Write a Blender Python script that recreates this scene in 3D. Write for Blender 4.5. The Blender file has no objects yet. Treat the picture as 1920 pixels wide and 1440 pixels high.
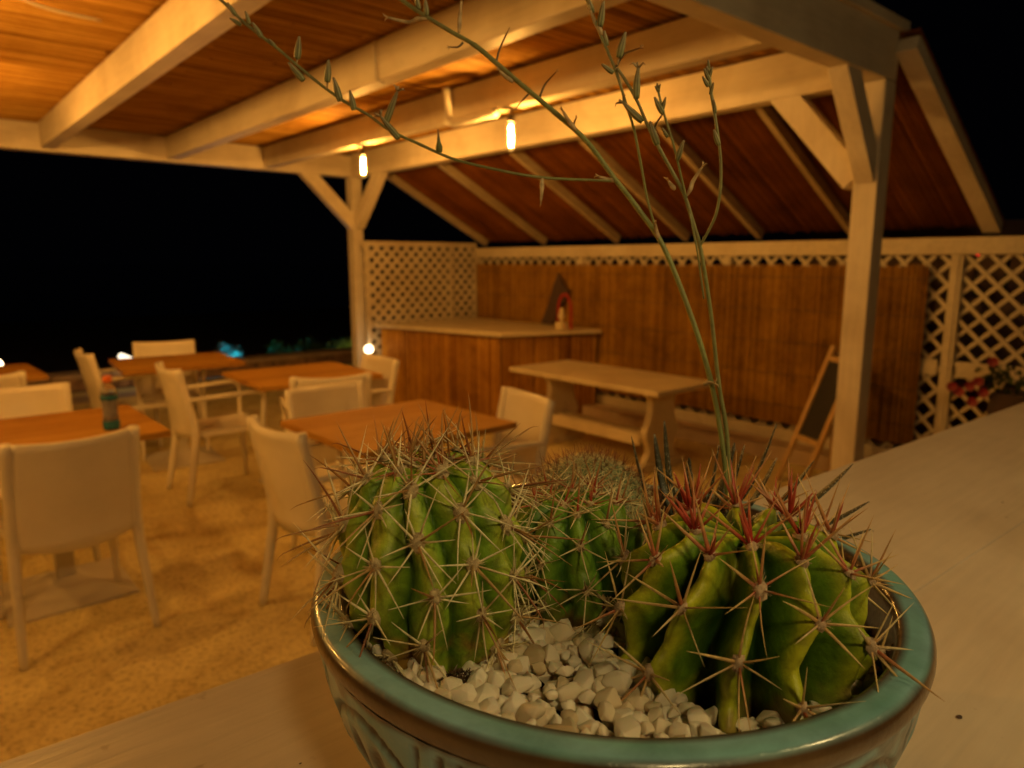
import bpy, bmesh, math, random
from mathutils import Vector, Matrix, noise
R = math.radians
random.seed(7)
scene = bpy.context.scene
col = scene.collection

# ------------------------------------------------------------------ camera
cam_d = bpy.data.cameras.new('camera')
cam = bpy.data.objects.new('camera', cam_d); col.objects.link(cam)
cam.location = (0, 0, 1.45)
cam.rotation_euler = (R(90 - 9.77), 0, R(-40.85))
cam_d.sensor_width = 36; cam_d.lens = 24.94
cam_d.clip_start = 0.02; cam_d.clip_end = 3000
cam_d.dof.use_dof = True
cam_d.dof.focus_distance = 0.385
cam_d.dof.aperture_fstop = 9.4
scene.camera = cam

# ------------------------------------------------------------------ night sky
world = bpy.data.worlds.new('World'); scene.world = world; world.use_nodes = True
bg = world.node_tree.nodes['Background']
bg.inputs['Color'].default_value = (0.55, 0.6, 1.0, 1); bg.inputs['Strength'].default_value = 0.0006

vs = scene.view_settings
vs.view_transform = 'Standard'; vs.look = 'None'; vs.gamma = 1; vs.use_curve_mapping = False
vs.exposure = 0.0
scene.cycles.use_denoising = True
scene.cycles.max_bounces = 8
scene.cycles.sample_clamp_indirect = 3.0
scene.cycles.caustics_reflective = False; scene.cycles.caustics_refractive = False

# lamp strengths (radiance of the glass of each lamp)
BULB = 2500.0
BULB_COL = (1.0, 0.48, 0.095)
WALL_LAMP = 68.0
WALL_LAMP2 = 76.0
WALL_COL = (1.0, 0.70, 0.28)

# ------------------------------------------------------------------ materials
def nt(name):
    m = bpy.data.materials.new(name); m.use_nodes = True
    n = m.node_tree; b = n.nodes['Principled BSDF']
    return m, n, b
def N(n, t, **k):
    x = n.nodes.new(t)
    for a, v in k.items(): setattr(x, a, v)
    return x
def ramp(n, stops, interp='LINEAR'):
    r = N(n, 'ShaderNodeValToRGB'); r.color_ramp.interpolation = interp
    e = r.color_ramp.elements
    while len(e) < len(stops): e.new(0.5)
    for i, (p, c) in enumerate(stops):
        e[i].position = p; e[i].color = (*c, 1)
    return r
def coords(n, scale=(1, 1, 1), kind='Object'):
    tc = N(n, 'ShaderNodeTexCoord'); mp = N(n, 'ShaderNodeMapping'); mp.inputs['Scale'].default_value = scale
    n.links.new(tc.outputs[kind], mp.inputs['Vector']); return mp.outputs['Vector']
def noise_tex(n, vec, scale, detail=5, rough=.6, dist=0.0):
    t = N(n, 'ShaderNodeTexNoise'); t.inputs['Scale'].default_value = scale; t.inputs['Detail'].default_value = detail
    t.inputs['Roughness'].default_value = rough; t.inputs['Distortion'].default_value = dist
    n.links.new(vec, t.inputs['Vector']); return t.outputs['Fac']
def bump(n, b, h, strength, dist=0.01):
    bp = N(n, 'ShaderNodeBump'); bp.inputs['Strength'].default_value = strength; bp.inputs['Distance'].default_value = dist
    n.links.new(h, bp.inputs['Height']); n.links.new(bp.outputs['Normal'], b.inputs['Normal'])
def mixc(n, f, a, c, mode='MIX'):
    m = N(n, 'ShaderNodeMix', data_type='RGBA', blend_type=mode)
    for s, v in ((0, f), (6, a), (7, c)):
        if isinstance(v, (int, float)): m.inputs[s].default_value = v
        elif isinstance(v, tuple): m.inputs[s].default_value = (*v, 1)
        else: n.links.new(v, m.inputs[s])
    return m.outputs[2]
def simple(name, c, rough=.5, scale=6, var=.25, axis=(1, 1, 1), bmp=.15, spec=.5, metal=0, kind='Object', bd=.004):
    m, n, b = nt(name)
    v = coords(n, axis, kind)
    f = noise_tex(n, v, scale)
    f2 = noise_tex(n, v, scale * 5.3)
    r = ramp(n, [(.3, tuple(x * (1 - var) for x in c)), (.7, tuple(min(1, x * (1 + var * .5)) for x in c))])
    n.links.new(f, r.inputs[0]); n.links.new(r.outputs[0], b.inputs['Base Color'])
    b.inputs['Roughness'].default_value = rough; b.inputs['Specular IOR Level'].default_value = spec
    b.inputs['Metallic'].default_value = metal
    if bmp: bump(n, b, f2, bmp, bd)
    return m
def painted_wood(name, c, axis, wear=.35, rough=.5, sc=3.0):
    """painted timber: long grain along one axis, faint stains, knots"""
    m, n, b = nt(name)
    v = coords(n, axis); g = noise_tex(n, v, sc * 3, 6, .65, .4)
    v2 = coords(n, (1, 1, 1)); st = noise_tex(n, v2, 2.3, 4, .6, .6); fine = noise_tex(n, v2, 38, 3)
    r = ramp(n, [(.28, tuple(x * (1 - wear) for x in c)), (.55, c), (.8, tuple(min(1, x * 1.05) for x in c))])
    n.links.new(g, r.inputs[0])
    r2 = ramp(n, [(.35, (.66, .60, .52)), (.6, (1, 1, 1))]); n.links.new(st, r2.inputs[0])
    cc = mixc(n, .55, r.outputs[0], r2.outputs[0], 'MULTIPLY')
    sp = ramp(n, [(.70, (1, 1, 1)), (.76, (.55, .45, .35))]); n.links.new(fine, sp.inputs[0])
    cc = mixc(n, .5, cc, sp.outputs[0], 'MULTIPLY')
    n.links.new(cc, b.inputs['Base Color'])
    b.inputs['Roughness'].default_value = rough; b.inputs['Specular IOR Level'].default_value = .35
    bump(n, b, g, .25, .004)
    return m
def reed_mat(name, stops, along=2, rough=.55, amp=.34, along_sc=2.2):
    """each reed (mesh island) and each separate board gets its own tone; grain runs along it"""
    m, n, b = nt(name)
    geo = N(n, 'ShaderNodeNewGeometry'); oi = N(n, 'ShaderNodeObjectInfo')
    ad = N(n, 'ShaderNodeMath', operation='ADD'); n.links.new(geo.outputs['Random Per Island'], ad.inputs[0]); n.links.new(oi.outputs['Random'], ad.inputs[1])
    fr = N(n, 'ShaderNodeMath', operation='FRACT'); n.links.new(ad.outputs[0], fr.inputs[0])
    sc = [48, 48, 48]; sc[along] = along_sc
    v = coords(n, tuple(sc)); g = noise_tex(n, v, 2.0, 6, .7, .5)
    big = noise_tex(n, coords(n, (1, 1, 1)), 2.6, 6, .72, .4)
    mx = N(n, 'ShaderNodeMath', operation='MULTIPLY_ADD'); n.links.new(fr.outputs[0], mx.inputs[0]); mx.inputs[1].default_value = amp
    s2 = N(n, 'ShaderNodeMath', operation='MULTIPLY_ADD'); n.links.new(g, s2.inputs[0]); s2.inputs[1].default_value = .62
    n.links.new(mx.outputs[0], s2.inputs[2])
    ob = N(n, 'ShaderNodeMath', operation='MULTIPLY_ADD'); n.links.new(oi.outputs['Random'], ob.inputs[0]); ob.inputs[1].default_value = amp * .7; ob.inputs[2].default_value = -amp * .35
    sob = N(n, 'ShaderNodeMath', operation='ADD'); n.links.new(ob.outputs[0], sob.inputs[0])
    s3 = N(n, 'ShaderNodeMath', operation='MULTIPLY_ADD'); n.links.new(big, s3.inputs[0]); s3.inputs[1].default_value = .75; s3.inputs[2].default_value = -.33
    n.links.new(s3.outputs[0], sob.inputs[1]); n.links.new(sob.outputs[0], mx.inputs[2])
    r = ramp(n, stops); n.links.new(s2.outputs[0], r.inputs[0]); n.links.new(r.outputs[0], b.inputs['Base Color'])
    b.inputs['Roughness'].default_value = rough; b.inputs['Specular IOR Level'].default_value = .15
    bump(n, b, g, .35, .004)
    return m
def attr_mat(name, rough=.5, nscale=60, nvar=.35, sss=0, spec=.5, coat=0, bmp=.2, bd=.0006):
    """base colour comes from the painted attribute Col, broken up by fine mottling"""
    m, n, b = nt(name)
    a = N(n, 'ShaderNodeAttribute', attribute_name='Col')
    v = coords(n); f = noise_tex(n, v, nscale, 5, .65, .3); f2 = noise_tex(n, v, nscale * 6, 3)
    r = ramp(n, [(.3, (1 - nvar,) * 3), (.72, (1 + nvar * .25,) * 3)]); n.links.new(f, r.inputs[0])
    cc = mixc(n, 1.0, a.outputs['Color'], r.outputs[0], 'MULTIPLY'); n.links.new(cc, b.inputs['Base Color'])
    b.inputs['Roughness'].default_value = rough; b.inputs['Specular IOR Level'].default_value = spec
    if sss:
        b.inputs['Subsurface Weight'].default_value = sss; b.inputs['Subsurface Radius'].default_value = (.4, .8, .2); b.inputs['Subsurface Scale'].default_value = .004
    if coat: b.inputs['Coat Weight'].default_value = coat; b.inputs['Coat Roughness'].default_value = .12
    if bmp: bump(n, b, f2, bmp, bd)
    return m
def glow(name, c, s):
    m, n, b = nt(name)
    b.inputs['Base Color'].default_value = (*c, 1); b.inputs['Emission Color'].default_value = (*c, 1); b.inputs['Emission Strength'].default_value = s
    return m

M = {}
M['beam_x'] = painted_wood('cream painted beam along x', (.80, .72, .58), (.5, 6, 6), .12)
M['slope_wood'] = painted_wood('darker roof batten', (.50, .40, .26), (.6, 6, 6), .2)  # tone set darker and browner than the cream beams
M['beam_y'] = painted_wood('cream painted beam along y', (.80, .72, .58), (6, .5, 6), .12)
M['post'] = painted_wood('cream painted post', (.80, .72, .58), (6, 6, .5), .12)
M['ledge'] = painted_wood('white painted ledge boards', (.76, .64, .50), (.7, 9, 9), .10, .42)
M['lattice'] = painted_wood('painted lattice', (.70, .62, .46), (4, 4, 4), .15)
M['bench'] = painted_wood('painted bench', (.72, .62, .42), (5, .6, 5), .15, .4)
M['counter'] = painted_wood('painted counter', (.74, .64, .44), (2, 2, 2), .15, .4)
M['roof'] = reed_mat('brown roof boards', [(.15, (.11, .035, .004)), (.42, (.29, .135, .017)), (.7, (.48, .265, .05)), (.95, (.66, .41, .10))], 0, amp=.5)
M['roofreed'] = reed_mat('brown roof reeds', [(.15, (.05, .014, .002)), (.5, (.17, .052, .006)), (.9, (.34, .13, .02))], 0)
M['reed'] = reed_mat('golden reeds', [(.12, (.07, .028, .003)), (.36, (.25, .12, .012)), (.60, (.45, .24, .028)), (.92, (.72, .44, .08))], 2, along_sc=11)
M['barreed'] = reed_mat('brown reeds', [(.12, (.05, .018, .002)), (.40, (.20, .08, .009)), (.65, (.42, .20, .024)), (.92, (.66, .38, .06))], 2, amp=.45, along_sc=8)
M['chair'] = simple('cream resin', (.86, .80, .66), .30, 9, .05, bmp=.05)
M['teak'] = reed_mat('teak boards', [(.1, (.20, .08, .010)), (.45, (.38, .185, .025)), (.75, (.48, .26, .045)), (.95, (.56, .34, .08))], 0, .58)
M['tablebase'] = simple('pale enamelled metal', (.62, .58, .50), .35, 6, .08, bmp=.03)
M['black'] = simple('blackboard', (.018, .016, .016), .6, 9, .3)
M['pine'] = painted_wood('varnished pine', (.62, .42, .20), (5, 5, .6), .25)
M['dark'] = simple('dark metal', (.03, .028, .026), .4, 9, .2)
M['stone'] = simple('rubble stone', (.38, .24, .15), .85, 14, .5, bmp=.6, bd=.01)
M['cap'] = simple('pale coping', (.52, .40, .28), .8, 5, .25, bmp=.3)
M['earth'] = simple('dark earth', (.05, .04, .03), .95, 8, .4, bmp=.6, bd=.02)
M['cable'] = simple('white cable', (.75, .70, .60), .4, 9, .05, bmp=0)
M['socket'] = simple('black socket', (.04, .03, .025), .5, 9, .1, bmp=0)
M['bulb'] = glow('glowing bulb glass', BULB_COL, BULB)
def halo_glass():
    m = bpy.data.materials.new('bulb glass with halo glow'); m.use_nodes = True; n = m.node_tree; n.nodes.clear()
    o = N(n, 'ShaderNodeOutputMaterial'); mx = N(n, 'ShaderNodeMixShader'); tr = N(n, 'ShaderNodeBsdfTransparent'); em = N(n, 'ShaderNodeEmission')
    em.inputs['Color'].default_value = (1.0, .55, .12, 1); em.inputs['Strength'].default_value = 2.6; mx.inputs[0].default_value = .45  # weak glow put into the glass as the amber halo round the filament
    tr.inputs['Color'].default_value = (1, .93, .8, 1)
    n.links.new(tr.outputs[0], mx.inputs[1]); n.links.new(em.outputs[0], mx.inputs[2]); n.links.new(mx.outputs[0], o.inputs['Surface']); return m
M['amber'] = halo_glass()
M['walllamp'] = glow('glowing lamp glass', WALL_COL, WALL_LAMP)
M['walllamp2'] = glow('glowing second lamp glass', WALL_COL, WALL_LAMP2)
M['gardenlamp'] = glow('glowing garden lamp', (1.0, .74, .40), 9.0)
M['headlamp'] = glow('glowing pale lamp head', (1.0, .86, .62), 2.2)
M['cyanlamp'] = glow('glowing cyan lamp', (.02, .62, .80), 420.0)
M['greenlamp'] = glow('glowing garden spot', (1.0, .80, .30), 200.0)
M['redlamp'] = glow('glowing red lamp', (1.0, .03, .02), 1.6)
M['leaf'] = attr_mat('shrub leaf', .5, 30, .4, bmp=0)
M['cactus'] = attr_mat('cactus skin', .42, 70, .55, .10, .34, .0, .6, .0008)
M['spine'] = attr_mat('spines', .42, 260, .35, .0, .5, 0, 0)
M['wool'] = attr_mat('areole wool', .95, 400, .4, 0, .1, 0, .8, .001)
M['stalk'] = attr_mat('flower stalk', .5, 160, .3, .0, .4, 0, .3, .0004)
M['glaze'] = attr_mat('glazed stoneware', .30, 30, .35, 0, .5, .45, .25, .0015)
M['succ'] = attr_mat('haworthia leaf', .45, 90, .4, 0, .45, 0, .2, .0004)
M['soil'] = simple('potting soil', (.035, .022, .014), .95, 160, .6, bmp=1.0, bd=.003)

def gravel_mat():
    m, n, b = nt('white marble gravel')
    oi = N(n, 'ShaderNodeObjectInfo'); geo = N(n, 'ShaderNodeNewGeometry')
    ad = N(n, 'ShaderNodeMath', operation='ADD'); n.links.new(geo.outputs['Random Per Island'], ad.inputs[0]); n.links.new(oi.outputs['Random'], ad.inputs[1])
    fr = N(n, 'ShaderNodeMath', operation='FRACT'); n.links.new(ad.outputs[0], fr.inputs[0])
    r = ramp(n, [(0, (.55, .43, .25)), (.10, (.78, .66, .46)), (.35, (.90, .80, .62)), (1, (.95, .88, .74))]); n.links.new(fr.outputs[0], r.inputs[0])
    v = coords(n); f = noise_tex(n, v, 140, 5, .65, .6)
    r2 = ramp(n, [(.3, (.66, .56, .42)), (.55, (1, 1, 1))]); n.links.new(f, r2.inputs[0])
    n.links.new(mixc(n, .7, r.outputs[0], r2.outputs[0], 'MULTIPLY'), b.inputs['Base Color'])
    b.inputs['Roughness'].default_value = .55; b.inputs['Subsurface Weight'].default_value = .15; b.inputs['Subsurface Scale'].default_value = .003
    bump(n, b, noise_tex(n, v, 600, 4), .5, .0006)
    return m
M['gravel'] = gravel_mat()

def floor_mat():
    m, n, b = nt('stained sandy concrete')
    v = coords(n, (1, 1, 1), 'Object')
    a = noise_tex(n, v, 1.6, 8, .70, .4); c = noise_tex(n, v, 7, 6, .7, .3); d = noise_tex(n, v, 48, 5, .7)
    r = ramp(n, [(.25, (.62, .50, .21)), (.5, (.82, .71, .35)), (.75, (.88, .79, .46))]); n.links.new(a, r.inputs[0])
    r2 = ramp(n, [(.30, (.62, .54, .46)), (.50, (1, 1, 1))]); n.links.new(c, r2.inputs[0])
    r3 = ramp(n, [(.34, (.38, .30, .24)), (.50, (1, 1, 1))]); n.links.new(d, r3.inputs[0])
    cc = mixc(n, .65, r.outputs[0], r2.outputs[0], 'MULTIPLY'); cc = mixc(n, .75, cc, r3.outputs[0], 'MULTIPLY')
    n.links.new(cc, b.inputs['Base Color']); b.inputs['Roughness'].default_value = .8; b.inputs['Specular IOR Level'].default_value = .2
    s = N(n, 'ShaderNodeMath', operation='MULTIPLY_ADD'); n.links.new(c, s.inputs[0]); s.inputs[1].default_value = 2; n.links.new(d, s.inputs[2])
    bump(n, b, s.outputs[0], .35, .006)
    return m
M['floor'] = floor_mat()
def water_mat():
    m, n, b = nt('night sea')
    b.inputs['Base Color'].default_value = (.004, .01, .014, 1); b.inputs['Roughness'].default_value = .08
    bump(n, b, noise_tex(n, coords(n), .8, 5), .4, .2)
    return m
M['water'] = water_mat()
def bottle_mats():
    m, n, b = nt('clear bottle plastic'); b.inputs['Base Color'].default_value = (.75, .80, .80, 1)
    b.inputs['Roughness'].default_value = .12; b.inputs['Transmission Weight'].default_value = .85; b.inputs['IOR'].default_value = 1.3
    M['plastic'] = m
    M['cap_o'] = simple('orange cap', (.85, .20, .02), .4, 9, .05, bmp=0)
    M['teal'] = simple('teal drink', (.02, .17, .26), .25, 9, .1, bmp=0)
    M['label'] = simple('blue wrap', (.26, .27, .30), .4, 40, .4, bmp=0)
bottle_mats()
M['red'] = simple('red paint', (.42, .02, .01), .5, 20, .3, bmp=.1)
M['ivory'] = simple('ivory ceramic', (.78, .66, .40), .35, 25, .25, bmp=.1)
M['drift'] = simple('dark driftwood', (.09, .055, .04), .85, 9, .4, (1, 1, .2), .5)
M['backwall'] = simple('brown rendered wall', (.20, .13, .11), .9, 3, .3, bmp=.3)

# ------------------------------------------------------------------ geometry helpers
def tag(o, label=None, cat=None, group=None, kind=None):
    if label: o['label'] = label
    if cat: o['category'] = cat
    if group: o['group'] = group
    if kind: o['kind'] = kind
    return o
def empty(name, loc=(0, 0, 0), rz=0, **k):
    o = bpy.data.objects.new(name, None); col.objects.link(o); o.location = loc; o.rotation_euler = (0, 0, rz)
    o.empty_display_size = .1
    return tag(o, **k)
class MB:
    def __init__(s): s.v = []; s.f = []; s.c = []
    def add(s, vs, fs, c=None):
        k = len(s.v); s.v += [Vector(p) for p in vs]; s.f += [tuple(i + k for i in f) for f in fs]
        if c is None: c = (1, 1, 1)
        s.c += (list(c) if isinstance(c, list) else [c] * len(vs))
        return s
    def box(s, a, b, c=None):
        x0, y0, z0 = a; x1, y1, z1 = b
        return s.add([(x0,y0,z0),(x1,y0,z0),(x1,y1,z0),(x0,y1,z0),(x0,y0,z1),(x1,y0,z1),(x1,y1,z1),(x0,y1,z1)],
                     [(0,3,2,1),(4,5,6,7),(0,1,5,4),(1,2,6,5),(2,3,7,6),(3,0,4,7)], c)
    def bar(s, a, b, w, h, up=(0, 0, 1), c=None):
        """rectangular bar from a to b, w across, h along up"""
        a = Vector(a); b = Vector(b); d = (b - a).normalized(); sd = d.cross(Vector(up)).normalized(); u = sd.cross(d)
        vs = [p + sd * (sx * w / 2) + u * (sz * h / 2) for p in (a, b) for sx, sz in ((-1,-1),(1,-1),(1,1),(-1,1))]
        return s.add(vs, [(0,1,2,3),(7,6,5,4),(0,4,5,1),(1,5,6,2),(2,6,7,3),(3,7,4,0)], c)
    def tube(s, pts, rad, n=8, c=None, flat=1.0, cap=True):
        pts = [Vector(p) for p in pts]; m = len(pts)
        if isinstance(rad, (int, float)): rad = [rad] * m
        ref = Vector((.3, .9, .2)); vs = []; cs = []
        d0 = (pts[1] - pts[0]).normalized(); sd = d0.cross(ref).normalized()
        for i, p in enumerate(pts):
            d = (pts[min(i + 1, m - 1)] - pts[max(i - 1, 0)]).normalized()
            sd = (sd - d * sd.dot(d)).normalized(); u = d.cross(sd)
            for k in range(n):
                a = 2 * math.pi * k / n
                vs.append(p + sd * math.cos(a) * rad[i] + u * math.sin(a) * rad[i] * flat)
                if isinstance(c, list): cs.append(c[i])
        fs = [(i*n+k, i*n+(k+1) % n, (i+1)*n+(k+1) % n, (i+1)*n+k) for i in range(m-1) for k in range(n)]
        if cap: fs += [tuple(range(n))[::-1], tuple((m-1)*n + k for k in range(n))]
        return s.add(vs, fs, cs if isinstance(c, list) else c)
    def lathe(s, prof, n=32, c=None, ctr=(0, 0, 0)):
        cx, cy, cz = ctr; vs = []; cs = []
        for i, (r, z) in enumerate(prof):
            for k in range(n):
                a = 2*math.pi*k/n; vs.append((cx + r*math.cos(a), cy + r*math.sin(a), cz + z))
                if isinstance(c, list): cs.append(c[i])
        m = len(prof)
        fs = [(i*n+k, i*n+(k+1) % n, (i+1)*n+(k+1) % n, (i+1)*n+k) for i in range(m-1) for k in range(n)]
        if prof[0][0] > 1e-6: fs.append(tuple(range(n))[::-1])
        if prof[-1][0] > 1e-6: fs.append(tuple((m-1)*n + k for k in range(n)))
        return s.add(vs, fs, cs if isinstance(c, list) else c)
    def prism(s, poly, axis, a, b, c=None):
        """poly of 2-D points extruded along axis (0/1/2) from a to b"""
        n = len(poly)
        def p3(p, t):
            return (t, p[0], p[1]) if axis == 0 else ((p[0], t, p[1]) if axis == 1 else (p[0], p[1], t))
        vs = [p3(p, a) for p in poly] + [p3(p, b) for p in poly]
        fs = [tuple(range(n))[::-1], tuple(range(n, 2*n))] + [(i, (i+1) % n, n+(i+1) % n, n+i) for i in range(n)]
        return s.add(vs, fs, c)
    def build(s, name, mat, parent=None, bevel=0, smooth=False, sub=None, **k):
        me = bpy.data.meshes.new(name)
        off = Vector(parent.matrix_basis.translation) if sub is None and parent is not None else Vector((0, 0, 0))
        if sub is not None: off = Vector(sub)
        me.from_pydata([tuple(p - off) for p in s.v], [], s.f)
        at = me.color_attributes.new('Col', 'FLOAT_COLOR', 'POINT')
        flat = []
        for q in s.c: flat += [q[0], q[1], q[2], 1.0]
        at.data.foreach_set('color', flat)
        bm = bmesh.new(); bm.from_mesh(me)
        bmesh.ops.recalc_face_normals(bm, faces=bm.faces)
        if bevel:
            bmesh.ops.bevel(bm, geom=list(bm.edges), offset=bevel, segments=2, profile=.6, affect='EDGES', clamp_overlap=True)
        bm.to_mesh(me); bm.free()
        if smooth: me.polygons.foreach_set('use_smooth', [True] * len(me.polygons))
        me.materials.append(mat if not isinstance(mat, str) else M[mat])
        o = bpy.data.objects.new(name, me); col.objects.link(o)
        if parent is not None: o.parent = parent
        return tag(o, **k)
def inst(o, parent, loc=(0, 0, 0), rot=(0, 0, 0), scale=(1, 1, 1), name=None):
    c = o.copy(); col.objects.link(c); c.parent = parent; c.location = loc; c.rotation_euler = rot; c.scale = scale
    return c
def kids(o): return [c for c in bpy.data.objects if c.parent == o]
def copy_tree(o, parent=None, loc=None, rz=None, label=None):
    c = o.copy(); col.objects.link(c); c.parent = parent
    if loc is not None: c.location = loc
    if rz is not None: c.rotation_euler = (0, 0, rz)
    if label: c['label'] = label
    for ch in list(kids(o)): copy_tree(ch, c)
    return c
def smoothline(pts, k=6):
    """catmull-rom through the points"""
    P = [Vector(p) for p in pts]; out = []
    for i in range(len(P) - 1):
        a = P[max(i-1, 0)]; b = P[i]; c = P[i+1]; d = P[min(i+2, len(P)-1)]
        for j in range(k):
            t = j / k
            out.append(.5*((2*b) + (c-a)*t + (2*a-5*b+4*c-d)*t*t + (3*b-a-3*c+d)*t**3))
    out.append(P[-1]); return out

# ------------------------------------------------------------------ setting
MB().box((-9, -6, -.25), (6.15, 9.15, 0)).build('floor', 'floor', None, kind='structure')
g = MB(); g.add([(-300, -300, -.35), (300, -300, -.35), (300, 26, -.35), (-300, 26, -.35)], [(0, 1, 2, 3)])
g.build('ground', 'earth', None, kind='structure')
g = MB(); g.add([(-1500, 24, -2.2), (1500, 24, -2.2), (1500, 1500, -2.2), (-1500, 1500, -2.2)], [(0, 1, 2, 3)])
g.build('sea', 'water', None, kind='structure')
MB().box((-9, 8.35, .0), (6.1, 8.75, .012)).build('paving_strip', 'cap', None, kind='structure')

# low rubble wall that ends the terrace
lw = empty('low_stone_wall', (0, 9.3, 0), label='low rubble wall with pale coping along the far edge of the terrace', cat='wall')
for k in range(20):
    x = -6 + k * .6
    MB().box((x, 9.15, .15), (x + .592, 9.5, .20)).build('coping_stone', 'cap', lw, bevel=.008)
x = -6.0
while x < 6:
    w = random.uniform(.13, .24); z = 0
    for r_ in range(2):
        h = .078; s = MB().box((x + .004, 9.18 + random.uniform(0, .02), z + .003), (x + w - .004, 9.46, z + h - .002))
        s.build('stone', 'stone', lw, bevel=.014); z += h - .004
    x += w

# brown wall behind the lattice on the right
bw = MB().box((6.15, -4, -.3), (6.35, 3.1, 1.75)).build('rendered_wall', 'backwall', None)
tag(bw, label='dim brown rendered wall seen through the lattice on the right', cat='wall')

# ------------------------------------------------------------------ pergola
pg = empty('pergola', (3.6, 1.54, 0), label='cream painted timber pergola with boarded ceiling and sloping reed side roof', cat='pergola')
def beam(a, b, mat, name='beam', bev=.006): return MB().box(a, b).build(name, mat, pg, bevel=bev)
beam((-3.2, 1.48, 2.28), (3.66, 1.58, 2.50), 'beam_x')                 # near beam
beam((-3.2, 6.55, 2.28), (3.72, 6.67, 2.48), 'beam_x')                 # far eave beam
beam((3.55, 1.583, 2.275), (3.66, 6.547, 2.498), 'beam_y')             # side beam
beam((3.545, 1.48, 0), (3.66, 1.595, 2.277), 'post', 'post')
beam((3.56, 6.56, 0), (3.675, 6.675, 2.277), 'post', 'post')
beam((-3.1, 6.56, 0), (-2.98, 6.675, 2.277), 'post', 'post')
beam((-3.1, 1.48, 0), (-2.98, 1.595, 2.277), 'post', 'post')
for x in (-2.6, -1.71, -.82, .07, .955, 1.845, 2.68):
    b_ = .09
    MB().box((x, 1.583, 2.295), (x + b_, 6.547, 2.478)).build('rafter', 'beam_y', pg, bevel=.006)
MB().tube([(.02, 1.6, 2.47), (.02, 6.5, 2.47)], .004, 6).build('cable', 'cable', pg)
def brace(a, b, w, h, up, nm='brace'): return MB().bar(a, b, w, h, up).build(nm, 'post', pg, bevel=.005)
# braces at near right post and at far corner post
brace((3.602, 1.60, 1.84), (3.602, 2.03, 2.33), .125, .085, (1, 0, 0))
brace((3.58, 1.538, 1.85), (3.22, 1.538, 2.32), .11, .09, (0, 1, 0))
brace((3.615, 6.54, 1.82), (3.615, 6.05, 2.33), .125, .085, (1, 0, 0))
brace((3.60, 6.615, 1.82), (3.08, 6.615, 2.33), .125, .085, (0, 1, 0))
# flat ceiling: thin boards across the rafters
random.seed(3)
boards = []
for v in range(5):                                          # each board is a strip of five flattened canes
    L = 1.69; n = 7; mb = MB()
    for c_ in range(5):
        vs = []; y0 = c_ * .0112 + random.uniform(-.001, .001); wd = .0112 + random.uniform(-.0015, .001); zo = random.uniform(0, .003)
        for i in range(n + 1):
            x = L * i / n; wy = .002 * math.sin(i * .9 + v + c_); wz = zo + .0012 * math.sin(i * 2.1 + v * 2 + c_)
            vs += [(x, y0 + wy, wz + .003), (x, y0 + wy + wd * .5, wz - .0022), (x, y0 + wy + wd, wz + .003), (x, y0 + wy + wd, wz + .008), (x, y0 + wy, wz + .008)]
        mb.add(vs, [(5*i+q, 5*i+(q+1) % 5, 5*i+5+(q+1) % 5, 5*i+5+q) for i in range(n) for q in range(5)] + [(0, 1, 2, 3, 4), tuple(5*n + q for q in (4, 3, 2, 1, 0))])
    boards.append(mb.build('roof_board', 'roof', pg, sub=(0, 0, 0)))
rows = 89; first = set()
P0 = Vector(pg.location)
for r_ in range(rows):
    y = 1.485 + r_ * .0578
    x = -3.3 - random.uniform(0, .9) if r_ % 2 else -3.3
    for k in range(4):
        if x > 3.68: break
        if x + 1.69 < -.9: x += 1.7; continue
        v = random.randrange(5); o = boards[v]
        loc = Vector((x, y, 2.487 + random.uniform(0, .006))) - P0
        # the last board of a row stops at the side beam
        sc = min(1.0, (3.70 - x) / 1.69)
        if sc < .12: break
        tl = random.uniform(-.05, .05)
        if v not in first: first.add(v); o.location = loc; o.rotation_euler = (tl, 0, 0); o.scale = (sc, 1, 1)
        else: inst(o, pg, loc, (tl, 0, random.uniform(-.002, .002)), (sc, 1, 1))
        x += 1.7
MB().box((-3.35, 1.482, 2.515), (3.68, 6.70, 2.53)).build('roof_deck', 'roof', pg)
beam((-3.35, 1.455, 2.497), (3.70, 1.479, 2.545), 'beam_x', 'fascia', .003)
# sloping roof over the fence side
SL = [1.43, 2.27, 2.98, 3.66, 4.42, 5.40, 6.36]
a0 = Vector((3.62, 0, 2.43)); a1 = Vector((5.12, 0, 1.655)); dn = (a1 - a0).normalized(); up_ = Vector((-dn.z, 0, dn.x)) * -1
if up_.z < 0: up_ = -up_
for i, y in enumerate(SL):
    w = .095 if i == 0 else .043
    MB().bar(a0 + Vector((0, y, 0)), a1 + Vector((0, y, 0)), w, .07, (0, 0, 1)).build('sloping_rafter', 'beam_x' if i == 0 else 'slope_wood', pg, bevel=.004)
rm = MB(); y = 1.385; random.seed(5)
while y < 6.44:
    w = random.uniform(.009, .016); q = up_ * (.042 + random.uniform(0, .005))
    st = a0 - dn * random.uniform(-.012, .006) + q; en = a1 + dn * random.uniform(.02, .07) + q
    segs = 4; vs = []
    for i in range(segs + 1):
        p = st.lerp(en, i / segs) + up_ * random.uniform(-.0015, .0015) + Vector((0, y + random.uniform(-.002, .002), 0))
        vs += [p, p + Vector((0, w * .5, 0)) - up_ * w * .35, p + Vector((0, w, 0)), p + Vector((0, w * .5, 0)) + up_ * w * .4]
    fs = [(4*i+j, 4*i+(j+1) % 4, 4*i+4+(j+1) % 4, 4*i+4+j) for i in range(segs) for j in range(4)]
    rm.add(vs, fs); y += w * .93
rm.build('roof_reeds', 'roofreed', pg, kind='stuff')
t = MB(); q = up_ * .062
c4 = [a0 - dn * .0 + q, a1 + dn * .06 + q]
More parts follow.
